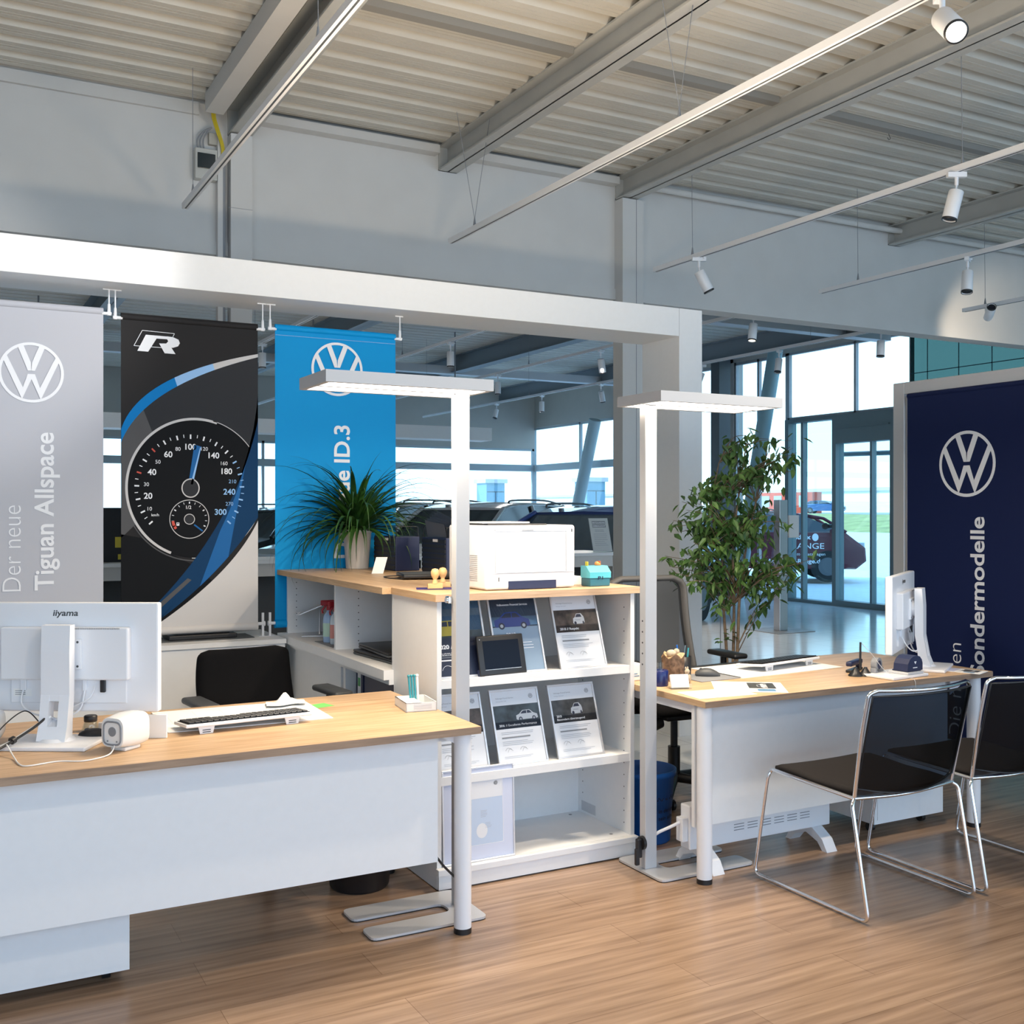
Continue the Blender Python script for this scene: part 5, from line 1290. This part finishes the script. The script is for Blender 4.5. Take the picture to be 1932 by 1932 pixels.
for k in range(7):
    f = k/6; random.seed(5)
    secs.append([((.044+.004*math.sin(i*2.3)+.004*f)*math.cos(2*PI*i/n), (.044+.004*math.sin(i*2.3)+.004*f)*math.sin(2*PI*i/n), .001+.108*f+(.012*math.sin(i*1.3) if k == 6 else 0)) for i in range(n)])
b.loft(secs); obj('log', b, BARK, t, True)
b = MB(); b.loft([[(p[0]*.97, p[1]*.97, p[2]) for p in secs[6]], [(p[0]*1.04, p[1]*1.04, p[2]+.006) for p in secs[6]]]); obj('rim', b, BARKL, t, True)
STONE = mat('beige_stone', (.42, .36, .27), .8, noise=.3, nscale=60)
b = MB(); b.ball((-.012, 0, .122), .022, 10, (1.1, 1, .8)); b.ball((.022, .0, .128), .014, 8); b.ball((.030, .010, .118), .012, 8); obj('stones', b, STONE, t, True)
t = thing('figurine', 'small carved stone animal figurine in front of the log pot', 'figurine', (2.915, 3.772, ZD))
b = MB(); b.ball((2.915, 3.772, ZD+.0225), .019, 10, (1, 1, 1.2)); b.ball((2.912, 3.768, ZD+.052), .012, 8, (1, 1, 1.1)); b.ball((2.905, 3.77, ZD+.066), .004, 6, (1, 1, 2)); b.ball((2.916, 3.77, ZD+.066), .004, 6, (1, 1, 2)); obj('body', b, STONE, t)
t = thing('pencil_cup', 'black wire mesh pencil cup behind the log pot', 'pencil cup', (2.985, 3.90, ZD))
b = MB(); b.lathe([(.038, .001), (.040, .005), (.042, .10), (.040, .10), (.037, .008), (.0001, .007)], (2.985, 3.90, ZD), 24); obj('cup', b, BLACK, t)
for i, (dx, dy, lx, ly, L, m_) in enumerate(((-.01, 0, -.012, .01, .15, BLUEP), (.012, .01, .016, .0, .145, mat('grey_blue_pen', (.16, .26, .34), .4)), (0, -.012, .01, -.01, .15, BLACK), (.015, -.01, .02, .01, .135, TEALP))):
    b = MB(); b.tube([(2.985+dx, 3.90+dy, ZD+.010), (2.985+dx+lx, 3.90+dy+ly, ZD+L)], .0045, 8); props(obj('pen', b, m_), ('blue pen in the black wire mesh cup', 'grey-blue pen in the black wire mesh cup', 'black pen in the black wire mesh cup', 'teal pen in the black wire mesh cup')[i], 'pen', 'pens in the black mesh cup')
t = thing('card_dispenser', 'clear plastic card holder with white cards on the front left of the right desk', 'card holder', (2.80, 3.68, ZD), r_(-18))
Mx = Matrix.Rotation(r_(-28), 4, 'X')
b = MB(); b.box(-.045, -.035, 0, .045, .04, .004); b.box(-.045, -.037, .004, .045, -.033, .025); obj('holder', b, CLEAR, t, True)
b = MB(); Mx = Matrix.Translation((0, -.022, .006)) @ Matrix.Rotation(r_(-20), 4, 'X'); b.box(-.040, 0, 0, .040, .014, .058, .001, 1, Mx); obj('cards', b, PAPER, t, True)
t = thing('candle_tin', 'dark blue round tin with a clear tube on top beside the right lamp pole', 'tin', (2.772, 3.775, ZD))
b = MB(); b.lathe([(.034, .001), (.035, .004), (.035, .066), (.033, .068)], (2.772, 3.775, ZD), 28); obj('tin', b, mat('navy_tin', (.01, .02, .12), .25), t)
b = MB(); b.lathe([(.014, .068), (.014, .10)], (2.772, 3.775, ZD), 16); obj('tube', b, CLEAR, t)
b = MB(); b.box(2.70, 3.93, ZD+.0005, 2.79, 4.06, ZD+.075, .004); b.mi = 1; b.box(2.715, 3.929, ZD+.02, 2.77, 3.93, ZD+.024); b.box(2.715, 3.929, ZD+.03, 2.76, 3.93, ZD+.034)
props(obj('white_box', b, [PAPER, SKYB]), 'small white printed box at the back left corner of the right desk', 'box')
# pen stand, tray with punch, stapler
t = thing('pen_stand', 'black counter pen standing upright in its rounded base with a thin chain', 'pen stand', (3.745, 3.56, ZD))
for s in (-.022, .022):
    b = MB(); b.lathe([(.034, .001), (.034, .004), (.020, .018), (.009, .034), (.007, .040)], (3.745+s, 3.56-s*.4, ZD), 24); obj('base', b, BLACK, t)
b = MB(); b.cyl((3.742, 3.56, ZD+.03), (3.744, 3.56, ZD+.155), .0055, .0045, 12); obj('pen', b, BLACK, t)
b = MB(); b.tube(cr([(3.744, 3.56, ZD+.155), (3.785, 3.53, ZD+.10), (3.83, 3.50, ZD+.03), (3.85, 3.46, ZD+.012), (3.87, 3.40, ZD+.006), (3.872, 3.3605, ZD-.005), (3.872, 3.3605, ZD-.06)], 6), .0014, 5); obj('chain', b, LGREY, t)
t = thing('white_tray', 'shallow white desk tray carrying the hole punch on the right desk', 'tray', (3.88, 3.48, ZD), r_(6))
b = MB(); b.box(-.13, -.085, .0008, .13, .095, .014, .004); obj('tray', b, WPLAST, t, True)
t = thing('hole_punch', 'dark blue hole punch on the white tray', 'hole punch', (3.925, 3.455, ZD+.0145), r_(6))
b = MB(); b.box(-.058, -.05, 0, .058, .055, .012, .003); obj('chip_tray', b, LGREY, t, True)
b = MB(); pr = [(-.056, .016), (.056, .016), (.056, .048), (.050, .064), (.036, .078), (.014, .084), (-.012, .082), (-.036, .070), (-.052, .048)]
b.prism(pr, (0, -.045, 0), (1, 0, 0), (0, 0, 1), (0, .075, 0)); b.box(-.05, -.04, .010, .05, .04, .018); obj('lever', b, NAVYP, t, True)
b = MB(); b.prism([(-.008, .058), (.010, .058), (.002, .045)], (0, -.0455, 0), (1, 0, 0), (0, 0, 1), (0, .0004, 0)); b.box(-.016, -.0455, .028, .016, -.0450, .032); obj('mark', b, CWHITE, t, True)
t = thing('stapler', 'dark blue stapler left of the hole punch, behind the counter pen', 'stapler', (3.83, 3.68, ZD), r_(25))
b = MB(); b.box(-.075, -.016, .001, .075, .016, .014, .003); obj('base', b, BLACK, t, True)
b = MB(); b.box(-.078, -.015, .030, .078, .015, .052, .006, 3); b.box(.05, -.012, .014, .075, .012, .034, .003); obj('arm', b, NAVYP, t, True)
t = thing('tape_dispenser', 'grey and blue tape dispenser between stapler and hole punch', 'tape dispenser', (3.83, 3.545, ZD+.0145), r_(20))
b = MB(); b.cyl((0, -.014, .034), (0, .014, .034), .033, n=28); b.box(-.04, -.014, 0, .05, .014, .02, .003); obj('body', b, MGREY, t, True)
b = MB(); b.cyl((0, -.0145, .034), (0, .0145, .034), .020, n=24); obj('core', b, NAVYP, t, True)

# ================================================================== PLANTS
def leaf_mat(name, a, c):
    m = mat(name, a, .45, noise=.0); n = m.node_tree; p = n.nodes['Principled BSDF']
    x = n.nodes.new('ShaderNodeTexNoise'); x.inputs['Scale'].default_value = 9; r = n.nodes.new('ShaderNodeValToRGB'); tcx = n.nodes.new('ShaderNodeTexCoord')
    r.color_ramp.elements[0].color = (*a, 1); r.color_ramp.elements[0].position = .35; r.color_ramp.elements[1].color = (*c, 1); r.color_ramp.elements[1].position = .7
    n.links.new(tcx.outputs['Object'], x.inputs['Vector']); n.links.new(x.outputs['Fac'], r.inputs[0]); n.links.new(r.outputs[0], p.inputs['Base Color']); return m
SPID = leaf_mat('dark_green_blade', (.012, .05, .010), (.05, .14, .02)); FICM = leaf_mat('fig_leaf_green', (.03, .09, .02), (.13, .24, .06))
t = thing('strap_leaf_plant', 'bushy green plant with long arching blades in a white pot on the sideboard', 'potted plant', (2.13, 5.80, 1.168))
b = MB(); b.lathe([(.062, .001), (.064, .004), (.080, .205), (.084, .205), (.084, .222), (.078, .222), (.075, .19), (.0001, .19)], (2.13, 5.80, 1.168), 36); obj('pot', b, mat('white_ceramic', (.80, .77, .72), .45), t)
b = MB(); b.lathe([(.074, .195), (.0001, .20)], (2.13, 5.80, 1.168), 20); obj('soil', b, mat('soil', (.03, .02, .015), .95), t)
rs = random.Random(11); SX = Vector((math.cos(YAW), -math.sin(YAW), 0))
def blade(b, base, az, elev, L, w, droop, twist=0):
    d = Vector((math.cos(az), math.sin(az), 0)); p = Vector(base); el = elev; n = 12; V = []
    side0 = Vector((-d.y, d.x, 0))
    for k in range(n+1):
        f = k/n; ww = w*(.35+.65*math.sin(PI*min(1, f*1.15+.12)))*(1-f**4) if f < 1 else .0004
        s = (side0+Vector((0, 0, twist*f))).normalized()
        nrm = d*math.sin(el)*-1+Vector((0, 0, math.cos(el)))
        V += [p-s*ww/2, p-nrm*ww*.18, p+s*ww/2]
        p = p+(d*math.cos(el)+Vector((0, 0, math.sin(el))))*L/n
        el -= droop*(.4+1.4*f)/n
    b.add(V, [(3*i+j, 3*i+j+1, 3*i+j+4, 3*i+j+3) for i in range(n) for j in range(2)], True)
b = MB(); base = (2.13, 5.80, 1.375)
for i in range(210):
    az = rs.uniform(0, 2*PI); el = rs.uniform(.15, 1.4); L = rs.uniform(.36, .66)
    if abs(math.cos(az-PI)) > .5 and rs.random() < .3: L *= 1.15
    blade(b, Vector(base)+Vector((rs.uniform(-.03, .03), rs.uniform(-.03, .03), 0)), az, el, L, rs.uniform(.018, .030), rs.uniform(1.5, 2.9)*(1.25-el*.35), rs.uniform(-.5, .5))
for az, el, L in ((2.6, 1.42, .40), (.3, 1.5, .45), (.9, 1.35, .36), (3.1, 1.2, .5), (3.3, 1.0, .55), (0, 1.0, .5), (2.9, .7, .6), (3.4, .6, .58), (5.9, .9, .46), (3.0, .35, .56), (3.5, .2, .5), (3.2, .9, .6)):
    blade(b, base, az, el, L*1.15, .026, .8 if el > 1.3 else 2.1)
obj('leaves', b, SPID, t, fix=False)
# tall weeping fig
PXc, PYc = 4.13, 4.94
t = thing('weeping_fig', 'tall leafy indoor tree with thin stems behind the right desk', 'potted plant', (PXc, PYc, 0))
b = MB(); b.lathe([(.13, .001), (.14, .01), (.17, .26), (.18, .26), (.18, .29), (.168, .29), (.16, .25), (.0001, .25)], (PXc, PYc, 0), 32); obj('pot', b, DGREY, t)
b = MB(); b.lathe([(.158, .255), (.0001, .26)], (PXc, PYc, 0), 20); obj('soil', b, bpy.data.materials['soil'], t)
TRK = mat('fig_trunk', (.20, .14, .09), .8, noise=.3, nscale=40)
rs = random.Random(5); b = MB(); tips = []
def W3(s_, u_, z): return Vector((PXc, PYc, 0))+SX*s_+Vector((math.sin(YAW), math.cos(YAW), 0))*u_+Vector((0, 0, z))
mains = [[(0, 0, .26), (.02, .0, .6), (.03, .02, .95), (.02, 0, 1.3), (.06, .02, 1.6), (.10, 0, 1.9)],
         [(-.02, .01, .26), (-.01, .03, .6), (-.03, .02, .9), (-.05, 0, 1.25), (-.10, .03, 1.5), (-.06, .02, 1.78)],
         [(.02, -.01, .26), (.045, -.01, .7), (.06, .0, 1.0), (.11, .04, 1.3), (.16, .02, 1.55), (.22, 0, 1.85)]]
for mm in mains:
    P = cr([W3(*p) for p in mm], 6); b.tube(P, [.011*(1-.7*i/len(P)) for i in range(len(P))], 8)
obj('trunk', b, TRK, t)
b = MB(); b.cyl(W3(-.05, .02, .25), W3(-.05, .02, 1.15), .003, n=6); obj('support_cane', b, MGREY, t)
b = MB(); lf = MB()
def leaf(lf, p, d, L, w):
    d = d.normalized(); s = d.cross(Vector((rs.uniform(-.6, .6), rs.uniform(-.6, .6), 1))); s = s.normalized() if s.length > .01 else Vector((1, 0, 0)); nn = s.cross(d)
    V = [p, p+d*L*.3-s*w*.5+nn*.003, p+d*L*.65-s*w*.36+nn*.003, p+d*L-nn*.004, p+d*L*.65+s*w*.36+nn*.003, p+d*L*.3+s*w*.5+nn*.003, p+d*L*.3-nn*.002, p+d*L*.65-nn*.003]
    lf.add(V, [(0, 6, 1), (0, 5, 6), (1, 6, 7, 2), (6, 5, 4, 7), (2, 7, 3), (7, 4, 3)], False)
def in_crown(s_, z):
    # half widths left/right at height z
    tab = [(.92, .14, .20), (1.0, .28, .34), (1.1, .38, .42), (1.25, .40, .42), (1.36, .40, .34), (1.5, .30, .30), (1.62, .24, .22), (1.74, .12, .34), (1.88, .03, .37), (1.97, .0, .3)]
    for (z0, l0, r0), (z1, l1, r1) in zip(tab[:-1], tab[1:]):
        if z0 <= z <= z1:
            f = (z-z0)/(z1-z0); return -(l0+(l1-l0)*f) <= s_ <= r0+(r1-r0)*f
    return False
nb = 0
while nb < 150:
    z = rs.uniform(.92, 1.95); s_ = rs.uniform(-.44, .44); u_ = rs.uniform(-.25, .25)
    if not in_crown(s_, z): continue
    if rs.random() < .18*(abs(s_) < .1 and z > 1.5): continue
    mm = rs.choice(mains); k = min(range(len(mm)), key=lambda i: abs(mm[i][2]-(z-.12-.35*abs(s_))))
    k = max(1, k); a = W3(*mm[k]); e = W3(s_, u_, z); mid = (a+e)/2+Vector((0, 0, .06))
    P = cr([a, mid, e], 5); b.tube(P, [.0035*(1-.7*i/len(P)) for i in range(len(P))], 5)
    for j in range(10):
        q = P[rs.randrange(len(P)//2-1, len(P))]+Vector((rs.gauss(0, .028), rs.gauss(0, .028), rs.gauss(0, .03)))
        leaf(lf, q, Vector((rs.gauss(0, .6), rs.gauss(0, .6), -1+rs.uniform(0, .7))), rs.uniform(.055, .085), rs.uniform(.026, .038))
    nb += 1
for j in range(10): leaf(lf, W3(rs.uniform(-.06, .02), 0, rs.uniform(.72, .8)), Vector((rs.gauss(0, 1), rs.gauss(0, 1), -.3)), .045, .02)
obj('branches', b, TRK, t); obj('leaves', lf, FICM, t, fix=False)

# ================================================================== HALL BEHIND THE CROSS WALL
t = thing('high_counter', 'long white topped counter in the hall behind the cross wall', 'counter', (3.0, 8.55, 0))
b = MB(); b.box(-2, 8.3, 1.08, 5.62, 8.9, 1.11, .003); obj('top', b, WHITE, t)
b = MB()
for x in (-2, -.6, .8, 2.2, 3.6, 4.9, 5.58): b.box(x, 8.34, 0, x+.03, 8.88, 1.08)
b.box(-2, 8.34, 0, 5.6, 8.88, .08); b.box(-2, 8.34, .98, 5.6, 8.36, 1.08); obj('carcass', b, WPAINT, t)
b = MB(); b.box(-2, 8.84, .08, 5.6, 8.86, 1.08); obj('back_panel', b, DGREY, t)
t = thing('sign_holder', 'leaning white info sheet in a clear holder on the far counter beside the teal box', 'sign', (5.50, 8.45, 1.11))
b = MB(); Mx = Matrix.Translation((5.40, 8.40, 1.112)) @ Matrix.Rotation(r_(-16), 4, 'X'); b.box(0, 0, 0, .22, .004, .33, 0, 2, Mx); b.box(0, -.03, 0, .22, .10, .003, 0, 2, Matrix.Translation((5.40, 8.40, 1.1105))); obj('holder', b, CLEAR, t)
a = Art(Mx @ Vector((.004, -.0002, .004)), Mx.to_3x3() @ Vector((1, 0, 0)), Mx.to_3x3() @ Vector((0, 0, 1)), .212, .322, [PAPER], .0003, .0003)
a.rect(0, 0, .212, .322, mat('info_sheet', (.62, .63, .62), .6)); a.lay(); a.rect(.03, .265, .18, .295, MGREY); a.rect(.03, .232, .18, .26, MGREY); a.lay(); a.text('ERSTZULASSUNG', .036, .272, .014, CWHITE, .02, .138); a.text('GEBRAUCHT', .036, .239, .014, CWHITE, .02, .138)
bars(a, .05, .21, .11, 2, LINES, .014, .005); bars(a, .03, .17, .15, 7, LINES, .018, .004)
obj('sheet', a, a.mats, t, fix=False)
b = MB(); b.box(4.66, 8.4, 1.1105, 4.98, 8.62, 1.125, .002); b.box(4.66, 8.4, 1.125, 4.9, 8.62, 1.135, .002); props(obj('brochure_pile', b, PAPER), 'low pile of white brochures on the far counter right of the printer', 'brochures')
t = thing('display_board', 'dark board with yellow edge standing on the far counter between the grey and charcoal banners', 'display board', (1.22, 8.5, 1.11))
b = MB(); b.box(1.05, 8.5, 1.111, 1.40, 8.56, 1.52); obj('board', b, BLACK, t)
b = MB(); b.box(1.34, 8.498, 1.12, 1.35, 8.4995, 1.45); b.box(1.20, 8.498, 1.22, 1.26, 8.4995, 1.30); b.box(1.22, 8.498, 1.13, 1.26, 8.4995, 1.17); obj('print', b, mat('print_yellow', (.6, .5, .05), .5), t)
# second portal in the depth of the hall
t = thing('portal_frame', 'distant white portal beam across the hall, seen behind the floor lamps', 'frame', (3.0, 15.1, 0))
b = MB(); b.box(-3, 15, 2.60, 7.75, 15.4, 2.80); obj('beam', b, WHITE, t)
for x in (-3, 7.75-.2):
    pass
b = MB(); b.box(-3.2, 15, 0, -3.0, 15.4, 2.80); obj('post', b, WHITE, t)
for x in (1.2, 4.9, 7.2):
    b = MB(); b.cyl((x, 15.2, 2.8), (x, 15.2, 4.3), .012, n=8); obj('hanger', b, MGREY, t)
# info post
t = thing('info_post', 'grey display post on a square base plate on the tiled floor near the entrance', 'display post', (9.29, 10.15, 0))
b = MB(); b.box(8.99, 9.85, 0.0, 9.59, 10.45, .008); obj('base_plate', b, GREYMET, t)
b = MB(); b.box(9.23, 10.09, .008, 9.36, 10.2, 1.63, .004); obj('post', b, ALUL, t)
b = MB(); b.box(9.37, 10.07, 1.16, 9.53, 10.1, 1.44, .003); obj('panel', b, PAPER, t)

# ---- cars
TYRE = mat('tyre', (.02, .02, .02), .8); RIM = mat('alloy_rim', (.14, .14, .15), .5, .4); CGL = mat('car_glass', (.012, .02, .028), .08, spec=.8); TRIM = mat('car_trim', (.015, .015, .018), .4)
def car(label, x, y, rz, paint, L=4.4, Wd=1.82, H=1.6, cat='car', hb=.27, ht=.10):
    """local: nose towards -X"""
    t = thing('car', label, cat, (x, y, 0), rz)
    hw = Wd/2
    # body lower
    prof = [(-L/2, .45), (-L/2+.02, .72), (-L/2+.25, .92), (-L*hb, 1.05), (-.2, 1.06), (L*.35, 1.08), (L/2-.06, 1.05), (L/2, .75), (L/2-.02, .40), (L*.43, .28), (-L*.45, .28)]
    b = MB(); secs = []
    for q in (-1, -.97, -.8, .8, .97, 1):
        k = .0 if abs(q) == 1 else 1
        row = []
        for px_, pz in prof:
            sh = .05*(1-k)
            row.append((px_*(1-.02*(1-k)), q*hw*(1 if abs(q) == 1 else 1), pz-(.10 if (abs(q) == 1 and pz > .9) else (0.0 if pz < .9 else .02*abs(q)))))
        secs.append(row)
    b.loft(secs, smooth=False); obj('body', b, paint, t, True)
    # greenhouse (glass) and roof
    g0 = [(-L*hb, 1.03), (-L*ht, H-.10), (L*.06, H-.03), (L*.32, H-.07), (L*.43, 1.05)]
    b = MB(); secs = []
    for px_, pz in g0:
        f = (pz-1.0)/(H-1.0); w_ = hw*(.93-.20*f)
        secs.append([(px_, -hw*.93, 1.0), (px_, -w_, pz), (px_, w_, pz), (px_, hw*.93, 1.0)])
    b.loft(secs, smooth=False); obj('glass', b, CGL, t, True)
    b = MB(); secs = []
    for px_, pz in [(-L*ht-.02, H-.105), (-L*ht+.26, H-.055), (L*.06, H-.025), (L*.2, H-.03), (L*.325, H-.065), (L*.37, H-.14)]:
        w_ = hw*(.93-.20*(pz-1)/(H-1))+.015
        secs.append([(px_, -w_, pz-.05), (px_, -w_*.93, pz+.018), (px_, 0, pz+.035), (px_, w_*.93, pz+.018), (px_, w_, pz-.05)])
    b.loft(secs)
    for s in (-1, 1):
        b.tube([(-L*hb-.02, s*hw*.92, 1.04), (-L*(hb+ht)/2, s*hw*.83, 1.33), (-L*ht, s*hw*.77, H-.09)], .035, 6)
        b.tube([(L*.44, s*hw*.92, 1.05), (L*.37, s*hw*.80, H-.2), (L*.32, s*hw*.76, H-.08)], .06, 6); b.tube([(L*.10, s*hw*.94, 1.05), (L*.09, s*hw*.77, H-.05)], .03, 6)
    obj('roof', b, paint, t, True)
    b = MB()
    for s in (-1, 1): b.tube(cr([(-L*.05, s*hw*.72, H-.02), (-L*.02, s*hw*.72, H+.025), (L*.2, s*hw*.72, H+.03), (L*.33, s*hw*.70, H-.03)], 5), .014, 6)
    obj('roof_rail', b, TRIM, t, True)
    for s in (-1, 1):
        b = MB(); b.ball((-L*(hb-.07), s*(hw+.08), 1.06), .09, 8, (.6, 1, .75)); obj('mirror', b, paint, t, True)
        for px_ in (-L*.31, L*.31):
            b = MB(); b.cyl((px_, s*(hw-.20), .33), (px_, s*(hw+.005), .33), .33, n=32); w_ = obj('wheel', b, TYRE, t, True)
            b = MB(); b.cyl((px_, s*(hw+.0), .33), (px_, s*(hw+.012), .33), .19, n=28); obj('rim', b, RIM, w_, True)
    b = MB()
    for s in (-1, 1): b.box(-L/2-.003, s*hw*.55-.16, .70, -L/2+.12, s*hw*.55+.20, .83, .02)
    obj('headlight', b, mat('headlamp_glass', (.6, .65, .7), .1), t, True)
    b = MB(); b.box(-L/2-.006, -.45, .50, -L/2+.05, .45, .68, .01); obj('grille', b, TRIM, t, True)
    return t
PSIL = mat('paint_silver', (.42, .40, .38), .25, .5, coat=1); PWH = mat('paint_white', (.62, .63, .64), .2, .0, coat=1); PBL = mat('paint_deep_blue', (.006, .022, .11), .2, .3, coat=1)
PRD = mat('paint_dark_red', (.10, .016, .028), .55, .0, spec=.3); PGR = mat('paint_graphite', (.05, .055, .06), .25, .4, coat=1)
car('deep blue car nearest the counter, seen behind the info sheet', 7.55, 11.6, r_(32), PBL, H=1.56)
car('white car in the showroom row, behind the deep blue one', 7.15, 14.3, r_(32), PWH, H=1.62)
car('silver car in the showroom row, third from the counter', 6.6, 16.9, r_(32), PSIL, H=1.64)
car('dark car furthest back in the showroom row, left behind the lamp pole', 5.6, 19.2, r_(32), PGR, H=1.58)
c = car('dark red car with white lettering parked right outside the entrance', 15.9, 17.95, r_(143), PRD, L=4.1, H=1.50, hb=.40, ht=.19)
a = Art((.32, .913, .30), (-1, 0, 0), (0, 0, 1), 2.3, .8, [CWHITE], .002, .004)
a.text('KostNix', .75, .60, .09, CWHITE, .03, .50); a.ell(1.34, .64, .065, .08, CWHITE, 20); a.text('RANGE', .86, .40, .12, CWHITE, .0, .66); a.text('Werkstatt-Ersatzwagen', .62, .26, .06, CWHITE, 0, .92); a.text('Autohaus-Range.de', .36, .10, .085, CWHITE, .02, 1.15)
obj('lettering', a, a.mats, c, True, fix=False)
c2 = car('small blue car parked far off beyond the grass bank', 88, 89, r_(120), mat('paint_mid_blue', (.02, .10, .28), .25, .2, coat=1), H=1.42)
c2.location.z = 1.165
c2 = car('dark car far off at the right beyond the grass bank', 95, 82.5, r_(120), PGR, H=1.42); c2.location.z = 1.165
# outdoor buildings and kiosks
t = thing('red_building', 'low red building with pale windows far beyond the grass bank', 'building', (96, 99, 1.16))
b = MB(); b.box(92, 95, 1.16, 93.5, 104, 3.7); obj('wall', b, mat('red_cladding', (.55, .08, .04), .7), t)
b = MB()
for i in range(4): b.box(91.95, 95.8+i*2.2, 1.9, 92, 97.2+i*2.2, 3.3)
obj('window', b, mat('dull_pane', (.35, .42, .45), .3), t)
t = thing('white_building', 'long white hall with a grey flat roof on the horizon', 'building', (135, 140, 1.16))
b = MB(); b.box(130, 60, 1.16, 140, 230, 4.6); obj('wall', b, mat('pale_cladding', (.85, .86, .86), .8), t)
b = MB(); b.box(129.5, 59.5, 4.6, 140.5, 230.5, 5.1); obj('roof', b, LGREY, t)
KB = mat('kiosk_blue', (.16, .32, .42), .5)
for x, y, lb in ((15.2, 23.8, 'blue-grey box kiosk outside the window corner, right one'), (13.6, 26.4, 'blue-grey box kiosk outside the back windows, left one')):
    t = thing('kiosk', lb, 'kiosk', (x, y, 0))
    b = MB(); b.box(x-.28, y-.3, 0, x+.28, y+.3, 2.25); obj('cabinet', b, KB, t)
    b = MB(); b.box(x-.34, y-.36, 2.25, x+.34, y+.36, 2.36); obj('roof', b, LGREY, t)
    b = MB(); b.box(x-.01, y-.305, .1, x+.01, y-.3, 2.0); b.box(x-.26, y-.305, 2.0, x+.26, y-.3, 2.02); obj('door_line', b, DGREY, t)

# ================================================================== WALL FITTINGS
t = thing('fuse_box', 'small grey electrical box with dark window high on the wall beside the first roof beam', 'electrical box', (1.645, YW-.06, 3.76))
b = MB(); b.box(1.565, YW-.075, 3.765, 1.715, YW-.001, 3.975, .006); obj('case', b, mat('grey_box_plastic', (.50, .50, .47), .5), t)
b = MB(); b.box(1.580, YW-.082, 3.835, 1.700, YW-.075, 3.94, .003); obj('window', b, mat('smoked_window', (.03, .04, .045), .15), t)
t = thing('junction_box', 'small beige junction box above the electrical box', 'electrical box', (1.70, YW-.04, 4.03))
b = MB(); b.box(1.665, YW-.04, 4.02, 1.73, YW-.001, 4.10, .004); obj('case', b, mat('beige_box_plastic', (.45, .43, .38), .6), t)
b = MB()
for k in range(3): b.tube(cr([(1.59+k*.02, YW-.04, 3.975), (1.585+k*.02, YW-.05, 4.04), (1.63+k*.012, YW-.05, 4.10), (1.68, YW-.06, 4.13)], 6), .005, 6)
props(obj('grey_cables', b, MGREY), 'bunch of grey cables rising from the electrical box', 'cable')
b = MB()
for k in range(3): b.tube(cr([(1.64+k*.012, YW-.24, 4.20), (1.66+k*.010, YW-.16, 4.165), (1.70+k*.010, YW-.10, 4.10), (1.74+k*.008, YW-.08, 4.0), (1.745+k*.008, YW-.07, 3.9)], 6), .0055, 6)
props(obj('yellow_cables', b, mat('yellow_cable', (.55, .43, .02), .5)), 'yellow cables dropping from the white channel beside the first roof beam', 'cable')
for i, (x, y, lb) in enumerate(((2.23, 5.0, 'small steel hook under the deck at the top left'), (6.2, 5.62, 'small steel hook under the deck between third and fourth tracks'))):
    b = MB(); b.tube(cr([(x, y, 4.30), (x, y, 4.27), (x+.015, y, 4.25), (x, y, 4.235), (x-.015, y, 4.25)], 5), .0022, 6)
    props(obj('ceiling_hook', b, DGREY), lb, 'hook')
